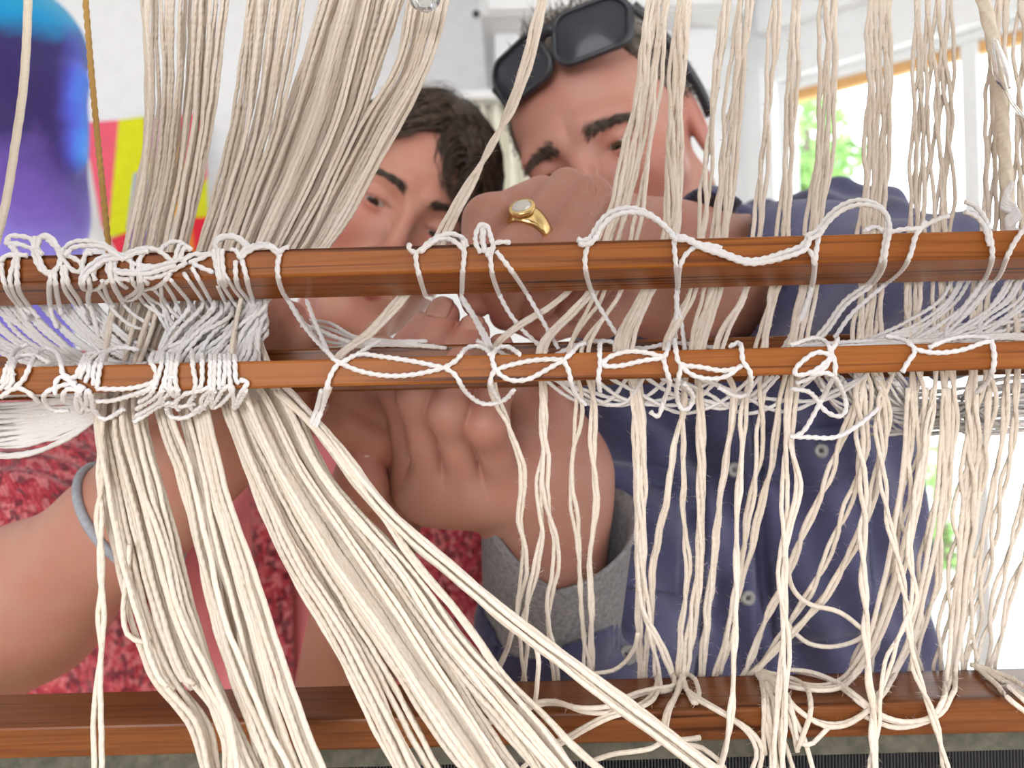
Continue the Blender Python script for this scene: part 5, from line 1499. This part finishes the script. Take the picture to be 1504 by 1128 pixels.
def cords(lst, mode, label, group, dup=(0,), r=.00098, jit=.6):
    for q in lst:
        for k, dy in enumerate(dup):
            cord([(a[0] + dy * .55, a[1] + dy, *a[2:]) for a in q], mode, label, group, r, .0013 * k, jit)

UL = 'white heddle cord tangled over the upper bar near its left end'
cords([[(2, 387), (3, 400), (8, 418), (14, 432), (25, 447), (40, 470)], [(14, 360), (22, 372), (20, 390), (14, 408), (18, 425), (28, 443), (45, 462)], [(18, 360), (25, 375), (24, 400), (28, 425), (40, 445), (58, 467)],
       [(52, 348), (48, 362), (53, 383), (62, 398), (72, 402), (82, 395), (90, 380), (86, 365), (74, 348), (62, 347), (54, 352)], [(58, 350), (55, 365), (60, 385), (70, 400), (80, 399), (88, 384), (84, 366), (70, 352)],
       [(52, 352), (62, 348), (74, 350), (88, 372), (96, 385), (108, 398), (118, 400), (122, 392), (112, 382), (95, 374), (80, 362)], [(120, 398), (122, 384), (126, 372), (130, 369), (135, 374)],
       [(76, 400), (73, 415), (72, 435), (76, 460), (85, 482)], [(80, 400), (82, 420), (84, 435), (90, 462)], [(91, 390), (93, 410), (95, 425), (105, 440), (118, 457), (130, 477)], [(95, 390), (100, 415), (115, 440), (126, 462)],
       [(128, 405), (132, 420), (130, 440), (135, 457), (142, 482), (146, 502)], [(10, 357), (12, 347), (25, 345), (47, 353), (52, 362), (62, 374)], [(8, 358), (22, 357), (45, 364), (56, 370)], [(0, 385), (6, 376), (22, 374), (40, 374)]],
      'U', UL, 'cords on the left end of the upper bar')
cords([[(92, 368), (105, 357), (125, 354), (150, 357), (170, 370), (178, 376)]], 'U', 'white heddle cord arching up beside the gold rope', 'arch beside the gold rope', (0, 6))
UK = 'white heddle cord in the thick knot on the upper bar below the patchwork'
cords([[(118, 415), (122, 400), (135, 388), (150, 378), (165, 375), (180, 375), (195, 368), (215, 365)], [(160, 380), (158, 395), (163, 410), (170, 425), (180, 436), (190, 435), (202, 425), (205, 412), (200, 398)], [(168, 396), (190, 398), (215, 396), (245, 388), (256, 384)]],
      'U', UK, 'knotted cords below the patchwork', (0, 5))
cords([[(118, 415), (125, 424), (140, 424), (160, 412), (175, 410), (190, 412)], [(140, 412), (136, 400), (150, 386), (172, 378)], [(200, 366), (215, 365), (232, 368), (245, 378), (258, 386)], [(235, 366), (248, 357), (262, 355), (270, 360), (280, 367)], [(258, 382), (262, 366), (266, 358)], [(264, 384), (268, 368), (274, 362)],
       [(268, 385), (280, 375), (295, 373), (312, 375)], [(283, 387), (298, 394), (313, 401)], [(278, 386), (298, 378), (311, 369)], [(200, 402), (220, 408), (240, 404), (256, 396), (275, 386)], [(205, 395), (225, 394), (250, 386), (275, 380)], [(190, 378), (196, 395), (194, 412), (204, 424), (222, 423), (240, 414), (252, 400)], [(210, 370), (204, 386), (206, 404), (216, 416)],
       [(172, 376), (168, 392), (174, 412), (186, 424)], [(182, 374), (190, 384), (205, 390), (230, 392)]],
      'U', UK, 'knotted cords below the patchwork')
cords([[(315, 366), (316, 380), (320, 400), (323, 418)], [(320, 365), (321, 382), (324, 400), (328, 420)], [(326, 366), (327, 384), (329, 402), (331, 420)], [(318, 365), (316, 353), (325, 346), (345, 346), (360, 356), (366, 364)], [(316, 367), (318, 356), (327, 350), (344, 350), (358, 359), (364, 366)],
       [(350, 378), (358, 368), (375, 361), (390, 358), (405, 365), (411, 373)], [(352, 380), (362, 371), (378, 364), (394, 362), (404, 368), (410, 376)], [(338, 366), (348, 367), (352, 380)], [(346, 382), (345, 400), (350, 420), (362, 438), (368, 452), (372, 470)], [(355, 382), (361, 400), (365, 420), (370, 440), (376, 465), (378, 477)]],
      'U', 'white heddle cord of the wrap at the right end of the tangle', 'cords right of the tangle')
cords([[(411, 373), (416, 364), (424, 363)], [(411, 373), (407, 390), (408, 408), (415, 427), (426, 446), (448, 478), (478, 515)], [(424, 443, .364), (440, 470, .362), (462, 500, .356), (480, 518, .348)], [(450, 441, .365), (462, 470, .36), (474, 500, .354), (480, 516, .348)]],
      'U', 'white heddle cord dropping alone from the upper bar past the woman\'s chin', 'cords past the chin')
cords([[(203, 432), (215, 448), (232, 460), (245, 466)], [(205, 425), (225, 440), (240, 450), (250, 470), (265, 482), (286, 488)], [(226, 424), (240, 440), (252, 458), (268, 470)], [(240, 415), (255, 435), (265, 460), (275, 475), (292, 480)], [(250, 410), (275, 440), (290, 458), (305, 478), (315, 488), (336, 490)],
       [(270, 400), (290, 430), (305, 450), (312, 465), (323, 473)], [(280, 392), (300, 425), (315, 450), (327, 467)], [(319, 420), (330, 440), (340, 460), (352, 469)], [(331, 402), (345, 425), (358, 445), (362, 457), (371, 471)], [(328, 420), (340, 438), (352, 456), (364, 466)], [(237, 420), (238, 445), (245, 470), (250, 490), (252, 506)],
       [(142, 424), (160, 446), (170, 460), (196, 480), (222, 486)], [(176, 436), (190, 455), (205, 468), (225, 478)], [(150, 412), (158, 436), (168, 450)], [(202, 420), (222, 444), (238, 470), (246, 486)]],
      'U', 'white heddle cord slanting under the upper bar into the white bundle', 'cords slanting under the upper bar', (0,), .00085)
# distinct cords over the middle and right of the upper bar
cords([[(602, 357), (600, 364), (606, 371), (615, 369), (625, 360), (640, 349), (660, 344), (676, 347), (684, 356), (685, 362)], [(617, 370), (640, 353), (660, 351), (678, 362), (683, 373)]], 'U', 'white cord end hooked over the upper bar below the slanting yarns', 'hooked cord end')
cord([(611, 371), (611, 385), (616, 405), (622, 425), (627, 437), (635, 439)], 'U', 'white heddle cord falling from the hooked end to the fingertips', None)
cords([[(680, 355), (682, 370), (680, 395), (679, 430), (678, 438, .362), (695, 465, .358), (716, 508, .347), (720, 520)], [(679, 438, .3615), (700, 470, .357), (719, 506, .347), (722, 518)]], 'U', 'white heddle cord pair running down over the man\'s fingertip', 'cord pair over the fingertip')
cords([[(706, 371), (699, 357), (700, 340), (707, 329), (715, 330), (720, 348), (724, 368), (717, 374), (710, 362), (711, 338)], [(712, 372), (708, 350), (709, 334), (716, 333)], [(714, 368), (724, 366), (722, 376), (713, 374)], [(722, 360), (735, 355), (750, 356)]], 'U', 'white cord tied in an upright bow left of the gold ring', 'upright bow')
cord([(720, 376), (724, 406), (740, 446), (766, 483), (804, 517)], 'U', 'white heddle cord under the upright bow, curving down right', None)
cord([(729, 369), (761, 411), (790, 459), (820, 512)], 'U', 'white heddle cord running straight down right from the bow', None)
cords([[(848, 352), (858, 354), (868, 348), (878, 330), (895, 313), (920, 306), (945, 310), (970, 326), (990, 348)]], 'U', 'doubled white cord arching high over the upper bar right of the ring', 'high arch', (0, 6), .0011)
cord([(868, 350), (860, 372), (860, 395), (868, 425), (880, 450), (900, 482), (922, 514)], 'U', 'white heddle cord from the left foot of the high arch', None)
cord([(990, 348), (991, 370), (993, 390), (995, 420), (993, 440), (1000, 470), (1006, 514)], 'U', 'white heddle cord from the right foot of the high arch', None)
cord([(1060, 364), (1030, 359), (1007, 374), (998, 395), (996, 420), (994, 450), (992, 502)], 'U', 'white heddle cord bending under the hanging swag', None)
cords([[(992, 347), (1005, 348), (1025, 358), (1060, 370), (1095, 381), (1120, 380), (1150, 372), (1180, 360), (1187, 345)]], 'U', 'doubled white cord hanging as a swag across the upper bar', 'swag', (0, 5), .0011)
cord([(1180, 361), (1192, 372), (1196, 390), (1195, 410), (1188, 440), (1175, 475), (1155, 507)], 'U', 'white heddle cord from the right end of the swag', None)
cords([[(1183, 346), (1197, 340), (1212, 322), (1235, 302), (1260, 295), (1285, 298), (1300, 312), (1302, 335), (1298, 360), (1293, 388), (1278, 412), (1240, 442), (1210, 482), (1178, 514)]], 'U', 'doubled white cord looping up in front of the navy shoulder', 'loop before the shoulder', (0, 6))
cord([(1207, 330), (1200, 360), (1197, 388), (1192, 420), (1178, 462), (1150, 512)], 'U', 'white heddle cord from the left foot of the shoulder loop', None)
cord([(1360, 325), (1345, 346), (1337, 375), (1325, 396), (1290, 426), (1250, 462), (1226, 496)], 'U', 'white heddle cord under the frayed ends at the right', None)
cords([[(1308, 340), (1330, 337), (1350, 335), (1365, 327), (1385, 319), (1396, 318)], [(1270, 340), (1285, 334), (1296, 340)]], 'U', 'white cord end lying along the upper bar in front of the window', 'frayed ends before the window')
cords([[(1418, 297), (1430, 300), (1445, 318), (1453, 345), (1457, 375), (1450, 405), (1430, 430), (1400, 472)], [(1418, 312), (1435, 318), (1447, 336), (1453, 362)]], 'U', 'white cord with two bent ends standing up before the window', 'two bent ends')
cord([(1510, 328), (1490, 356), (1478, 380), (1468, 404), (1442, 434), (1405, 474)], 'U', 'rightmost white heddle cord crossing the upper bar', None)
# middle bar, left
ML = 'white heddle cord knotted over the left end of the middle bar'
cords([[(23, 568), (35, 558), (45, 535), (55, 518), (70, 511), (83, 518), (89, 535), (92, 550), (108, 556), (117, 546), (125, 527), (137, 519)], [(80, 580), (82, 560), (90, 552), (105, 563), (115, 572)], [(112, 562), (95, 565), (75, 572), (65, 582), (70, 595), (80, 603), (102, 603)],
       [(113, 552), (120, 535), (127, 522), (142, 518)], [(117, 556), (125, 540), (133, 522), (152, 516)], [(125, 562), (130, 545), (133, 530), (145, 520), (167, 512)], [(138, 565), (138, 545), (143, 530), (155, 518), (175, 511), (202, 514)], [(142, 571), (145, 545), (150, 530), (160, 515), (187, 509)],
       [(118, 565), (112, 590), (117, 605), (125, 595), (128, 570), (135, 590), (136, 603), (128, 600)], [(138, 601), (150, 615), (156, 616), (182, 602)], [(94, 590), (95, 576), (103, 570), (116, 576)],
       [(0, 562), (15, 555), (21, 548)], [(2, 583), (20, 572), (30, 570), (45, 580), (60, 592)], [(4, 562), (8, 545), (15, 530), (22, 516), (40, 505)], [(0, 572), (14, 557), (13, 545), (20, 528), (34, 520)], [(10, 572), (20, 560), (18, 545), (22, 530)], [(20, 530), (30, 522), (50, 522), (72, 534)], [(114, 575), (122, 590), (132, 604)], [(120, 606), (114, 596), (116, 580), (124, 568)]],
      'M', ML, 'cords on the left end of the middle bar')
cords([[(142, 571), (165, 571), (190, 570), (215, 566), (233, 559)], [(142, 588), (160, 590), (185, 583), (210, 575), (229, 568)]], 'M', 'white cord stretched level along the lower edge of the middle bar', 'level cords')
MC = 'white heddle cord wrapped down over the middle bar and looped below it'
cords([[(225, 519), (222, 530), (230, 545), (227, 562), (215, 575), (200, 581)], [(240, 518), (236, 540), (230, 560), (220, 580), (204, 591)], [(247, 520), (245, 545), (240, 565), (235, 592)], [(253, 520), (252, 545), (250, 570), (258, 582)], [(262, 522), (257, 545), (258, 565), (262, 580)], [(282, 514), (283, 540), (286, 565), (284, 582)],
       [(297, 520), (297, 545), (298, 562), (293, 572)], [(309, 522), (309, 550), (308, 577)], [(316, 522), (315, 548), (314, 575), (310, 592)], [(324, 522), (322, 550), (322, 572)], [(331, 522), (330, 548), (328, 567)], [(337, 521), (337, 550), (339, 567)], [(344, 523), (346, 548), (347, 560), (351, 563)],
       [(310, 598), (318, 588), (330, 570), (338, 565), (344, 572), (335, 582), (320, 595), (311, 600)], [(345, 599), (350, 585), (360, 570), (364, 560), (352, 559)], [(347, 598), (354, 586), (362, 573)], [(258, 555), (248, 553), (241, 560), (246, 572), (258, 582), (262, 572)], [(245, 600), (250, 612), (270, 613), (290, 605), (306, 590), (316, 575)],
       [(262, 602), (258, 592), (270, 580), (290, 575), (306, 569)], [(200, 611), (225, 596), (245, 581), (256, 569)], [(196, 620), (212, 610), (235, 596), (250, 590)], [(200, 600), (225, 585), (240, 573)], [(245, 595), (265, 597), (286, 592)], [(293, 606), (300, 595), (313, 569)], [(300, 600), (296, 590), (302, 578), (314, 570)], [(344, 600), (343, 585), (337, 569)], [(240, 566), (236, 582), (244, 596), (256, 590)], [(286, 580), (278, 592), (286, 604), (300, 594)]],
      'M', MC, 'cords wrapped on the middle bar left of the fingers')
# middle bar, centre and right: the distinct ones
cords([[(478, 514), (485, 520), (497, 533), (525, 521), (560, 524), (600, 530), (652, 540)], [(497, 533), (530, 545), (570, 552), (610, 550), (652, 540)]], 'M', 'white cord pair crossing in a long open eye on the middle bar', 'long open eye')
cords([[(652, 540), (670, 530), (685, 512), (700, 508), (715, 515), (721, 522)], [(652, 540), (668, 550), (685, 575), (710, 592), (735, 590), (745, 585), (756, 572)]], 'M', 'white cord branching from the open eye over the man\'s fingers', 'branches of the open eye')
cords([[(497, 533), (487, 548), (480, 570), (474, 597), (464, 630)], [(482, 568), (474, 600), (460, 626)], [(472, 573), (466, 600), (456, 622)], [(525, 521), (545, 507), (556, 500)]], 'M', 'white cord tail hanging from the open eye to the woman\'s fingernail', 'tails of the open eye')
cords([[(735, 590), (723, 572), (721, 555), (726, 542), (723, 525), (730, 511), (745, 508), (762, 520)], [(724, 545), (745, 537), (780, 530), (810, 527), (828, 529)], [(828, 529), (800, 545), (775, 557), (750, 558), (732, 547), (724, 532)]], 'M', 'white cord in the leaf-shaped loop right of the man\'s fingers', 'leaf loop by the fingers')
cords([[(828, 529), (838, 518), (848, 508), (860, 504)], [(828, 529), (836, 545), (840, 565), (850, 585), (860, 593)]], 'M', 'white cord tail at the right tip of the leaf loop', 'tails of the leaf loop')
cords([[(881, 503), (880, 520), (882, 535), (880, 552), (881, 575)], [(883, 535), (893, 525), (920, 517), (955, 519), (975, 525)], [(884, 535), (890, 539), (910, 538), (945, 530), (975, 527)]], 'M', 'white cord in the flat oval loop below the high arch', 'flat oval loop')
cords([[(974, 527), (978, 520), (981, 503)], [(974, 527), (980, 545), (984, 562), (975, 590), (966, 613), (955, 605)]], 'M', 'white cord tail right of the flat oval loop', 'tails of the oval loop')
cords([[(991, 498), (994, 520), (998, 533), (1030, 540), (1060, 545), (1082, 541)], [(998, 535), (1015, 550), (1040, 556), (1065, 552), (1089, 536)]], 'M', 'white cord in the hanging loop before the placket', 'loop before the placket')
cords([[(1074, 509), (1086, 503), (1089, 515), (1090, 533), (1100, 541), (1104, 560), (1098, 578), (1080, 584), (1055, 568)]], 'M', 'white cord bending round at the right of the placket loop', None)
cord([(1000, 540), (996, 560), (994, 580), (1002, 602), (1012, 600), (1018, 582), (1005, 563)], 'M', 'small white cord loop hanging under the middle bar', None)
cords([[(1222, 522), (1200, 517), (1180, 530), (1166, 545), (1170, 551), (1190, 547), (1210, 535), (1222, 522)], [(1222, 522), (1210, 540), (1190, 555), (1170, 563)], [(1222, 520), (1215, 505), (1200, 497), (1163, 506)], [(1222, 518), (1227, 535), (1224, 554)], [(1230, 497), (1222, 516)]], 'M', 'white cord in the slanted bow on the middle bar', 'slanted bow')
cords([[(1190, 549), (1222, 550), (1238, 575), (1243, 602), (1235, 611), (1215, 605), (1190, 577), (1163, 570)], [(1224, 554), (1200, 600), (1176, 636), (1160, 641)], [(1160, 641), (1190, 642), (1228, 643), (1262, 624), (1290, 600)]], 'M', 'white cord swinging below the slanted bow over the pocket', 'cords below the bow')
cords([[(1344, 514), (1360, 516), (1385, 518), (1415, 513), (1445, 502), (1457, 500)], [(1300, 494), (1325, 497), (1344, 514), (1335, 530), (1325, 547)], [(1457, 500), (1460, 520), (1459, 545), (1450, 561), (1434, 576)], [(1365, 511), (1390, 500), (1420, 494), (1452, 496)]], 'M', 'white cord in the wide shallow loop at the right end', 'wide shallow loop')

# ------------------ the massed white cords
g = np.random.default_rng(77)
for k in range(32):
    x0 = -95 + k * 7.0 + g.normal() * 4; y1 = g.uniform(535, 560)
    cord([(x0, 418, .372 + g.uniform(0, .008)), (x0 + 22, 452, .370), (x0 + 62 + g.normal() * 5, 495, .366), (x0 + 120 + g.normal() * 10, 530, .360), (x0 + 175 + g.normal() * 14, y1, .355)], 'U',
         'white heddle cord fanning between the two bars at the left edge', 'fan of cords between the bars', .00102)
for k in range(38):
    y0 = 572 + k * 2.3 + g.normal() * 5; s = (k / 38)
    cord([(-190, y0 - 4 + g.normal() * 5, .376 + .02 * g.uniform(0, 1)), (-30, y0 + 6, .370 + .03 * (1 - s) * g.uniform(.3, 1)), (40, y0 + 3 + g.normal() * 3, .374), (90, 590 + (y0 - 590) * .8 + g.normal() * 3, .364), (132, 596 + (y0 - 600) * .42, .362), (168 + g.normal() * 8, 582 + (y0 - 600) * .12, .358)], 'U',
         'white heddle cord sweeping in a sheet below the middle bar at the left edge', 'sheet of cords at the left edge', .00095)
for k in range(40):
    x0 = 222 + (k % 20) * 7.4 + g.normal() * 3; t = g.uniform(0, 1)
    x1 = min(x0 + 40 + 70 * t, 392 - 14 * g.uniform(0, 1)); y1 = 446 + 50 * g.uniform(0, 1) ** 1.3
    cord([(x0, 534, .349), (x0 + 8, 520, .350 + .006 * g.uniform(0, 1)), ((x0 + x1) / 2 - 2, (505 + y1) / 2 + 10, .354 + .008 * g.uniform(0, 1)), (x1, y1, .358 + .010 * g.uniform(0, 1)), (x1 - 3, y1 - 16, .370)], 'M',
         'white heddle cord in the dense bundle between the bars beside the woman\'s fingers', 'dense bundle beside the fingers', .0010)
for k in range(10):
    x = 352 + k * 2.6
    cord([(x + 10, 438, .366), (x + 9 + g.normal() * 2, 470, .361), (x + 4 + g.normal() * 2, 500, .357), (x + 4, 545, .353), (x, 590, .352)], 'M', 'white heddle cord hanging straight down at the edge of the dense bundle', 'straight edge of the bundle', .0012)
for k in range(16):
    x0 = 1392 + k * 9 + g.normal() * 5
    cord([(x0 + 10, 410, .371), (x0 - 8, 440, .369), (x0 - 52 + g.normal() * 8, 476, .364), (x0 - 105 + g.normal() * 22, 506 + g.normal() * 3, .357), (x0 - 150 + g.normal() * 30, 520, .352)], 'U',
         'white heddle cord gathering from the upper bar\'s right end toward the middle bar', 'gathered cords at the right', .00085)
for k in range(14):
    y0 = 472 + g.uniform(0, 40); dz = g.uniform(0, .018)
    cord([(1212 + g.uniform(-60, 90), 512 + g.normal() * 3, .352), (1310 + g.normal() * 25, 504 + g.normal() * 4, .351 + dz * .4), (1385 + g.normal() * 12, y0 * .6 + 202 + g.normal() * 4, .354 + dz), (1465, y0 + g.normal() * 5, .357 + dz), (1580, y0 - 14 + g.normal() * 12, .360 + dz), (1760, y0 - 10 + g.normal() * 10, .362 + dz)], 'M',
         'white heddle cord lying along the top of the middle bar at the right', 'cords along the middle bar', .0009)
for k in range(46):
    xa = 1215 + g.uniform(0, 130); ya = 562 + g.uniform(0, 40); xb = 1400 + g.uniform(0, 140); yb = 562 + g.uniform(0, 74)
    m = (xa + xb) / 2; sag = g.uniform(4, 42)
    cord([(xa - 25, ya - 24 - g.uniform(0, 15), .356), (xa, ya, .360 + g.uniform(0, .02)), (m - 40, (ya + yb) / 2 + sag * .8, .368 + g.uniform(0, .02)), (m + 50, (ya + yb) / 2 + sag * .7 + g.normal() * 8, .368 + g.uniform(0, .02)), (xb, yb, .364 + g.uniform(0, .02)), (xb + 190, yb - 14 + g.normal() * 10, .366 + g.uniform(0, .02))], 'M',
         'white heddle cord in the wild tangle below the middle bar at the right', 'tangle below the middle bar', .00072)
for k in range(12):
    xa = 780 + g.uniform(0, 260); w = g.uniform(110, 230)
    cord([(xa, 556, .352), (xa + w * .25, 575 + g.uniform(0, 12), .358), (xa + w * .55, 592 + g.uniform(-4, 18), .363), (xa + w * .85, 582 + g.uniform(-4, 12), .360), (xa + w * 1.1, 552, .352)], 'M',
         'white heddle cord sagging under the middle bar before the navy shirt', 'sagging cords before the shirt', .0009)
for k in range(8):
    y = 482 + k * 5.4
    cord([(425, y - 18, .47), (450, y - 12, .46), (486, y - 2 + g.normal() * 3, .412), (520, 494 + k * 2.4 + g.normal() * 2, .386), (566, 500 + k * 1.0, .383), (628 + 20 * g.normal(), 507 + g.normal() * 3, .381)], 'M', 'white heddle cord running level behind the woman\'s fingertips', 'level cords behind the fingers', .0009)
cords([[(440, 478, .372), (460, 482, .372), (490, 494, .372), (520, 506, .370)], [(800, 530, .366), (850, 506, .374), (890, 500, .376), (940, 512, .374), (990, 505, .376), (1060, 512, .372)], [(900, 505, .378), (915, 498, .378), (930, 508, .376)], [(700, 500, .382), (740, 520, .38), (770, 535, .378)]], 'M', 'white cord looping just above the rear bar', 'cords above the rear bar')

hm = link('heddle_mass', tubes_mesh('heddle_mass', MASSED), M_cord)
tag(hm, 'fine white heddle cords massed below the middle bar, at both ends of the loom', 'cords', None, 'stuff')

# ------------------ ropes and clips at the top
def rope(px, r, mat, name, label, cat, ply=.16, pitch=.010, sides=12, lobes=3):
    p = spline(PA(px), .0012)
    o = link(name, tubes_mesh(name, [tube_arrays(p, r, sides, ply, pitch, 0, True, lobes)]), mat)
    return tag(o, label, cat)
M_rope = yarn_mat('cream_rope', (.80, .72, .60), .0030, .4, .2, .02)
M_gold_rope = yarn_mat('golden_rope', (.50, .30, .09), .0040, .4, .35, .02)
rope([(42, -30, .37), (39, 60, .37), (34, 130, .37), (22, 215, .37), (8, 300, .37), (-12, 380, .37)], .0018, M_rope, 'loom_rope', 'smooth thick cream cord hanging in front of the purple shawl', 'cord', .03)
rope([(123, -30, .39), (132, 80, .39), (142, 190, .388), (153, 300, .386), (162, 390, .384)], .00128, M_gold_rope, 'twisted_rope', 'thin golden twisted rope hanging beside the purple shawl', 'rope', .22, .0048, 12, 3)
rope([(1436, -30, .378), (1456, 50, .376), (1468, 130, .374), (1475, 220, .372), (1480, 300, .371), (1482, 380, .371)], .0028, M_rope, 'loom_rope', 'thick braided cream cord hanging at the right before the window', 'cord', .10, .012, 14, 4)
for k in range(5):
    rope([(1484 + 3 * math.cos(k), 268 + k * 6, .366), (1476 - k, 290 + k * 4, .365), (1490 + 2 * k, 305 + k * 3, .3645), (1478, 325 + 3 * k, .365), (1492 - k, 338, .366)], .0011, M_cord, 'lashing', 'white thread lashing round the foot of the thick braided cord', 'cord', .15, .005, 8, 2)['group'] = 'lashing threads'
M_clear, nt, bs = new_mat('clear_plastic'); bs.inputs['Base Color'].default_value = (.95, .97, .98, 1); bs.inputs['Transmission Weight'].default_value = .92; bs.inputs['Roughness'].default_value = .06; bs.inputs['IOR'].default_value = 1.45
def clear_clip():
    e = empty('plastic_clip', P(1470, 110, .37), 'clear plastic clip holding an elastic thread beside the thick braided cord', 'clip')
    prof = [(1461, 58, .0012), (1464, 75, .0022), (1469, 95, .0030), (1474, 112, .0036), (1478, 124, .0034), (1479, 131, .0016)]
    child('clip_body', tubes_mesh('clip_body', [tube_arrays(spline(PA([(a, b, .369) for a, b, _ in prof]), .001), np.interp(np.linspace(0, 1, len(spline(PA([(a, b, .369) for a, b, _ in prof]), .001))), np.linspace(0, 1, 6), [q[2] for q in prof]), 12)]), M_clear, e)
    child('elastic', tubes_mesh('elastic', [tube_arrays(spline(PA([(1477, 130, .369), (1486, 150, .369), (1500, 168, .369), (1516, 190, .369)]), .002), .0009, 8)]), M_clear, e)
clear_clip()
kb = empty('plastic_bead', P(624, 3, .36), 'clear faceted plastic bead at the top, on the slanting yarns', 'knob')
bm = bmesh.new(); bmesh.ops.create_uvsphere(bm, u_segments=14, v_segments=8, radius=.0072)
for v in bm.verts: v.co = Vector((v.co.x, v.co.y * .7, v.co.z * .8)) + Vector(P(624, -2, .366))
child('knob_body', bm_mesh('knob_body', bm, .0006, 1), M_clear, kb)
bm = bmesh.new(); bmesh.ops.create_cone(bm, cap_ends=True, segments=16, radius1=.003, radius2=.003, depth=.006)
for v in bm.verts: v.co = Vector((v.co.x, v.co.z, v.co.y)) + Vector(P(624, -2, .366)) + Vector((0, .004, 0))
child('knob_stem', bm_mesh('knob_stem', bm, .0004, 1), M_clear, kb)
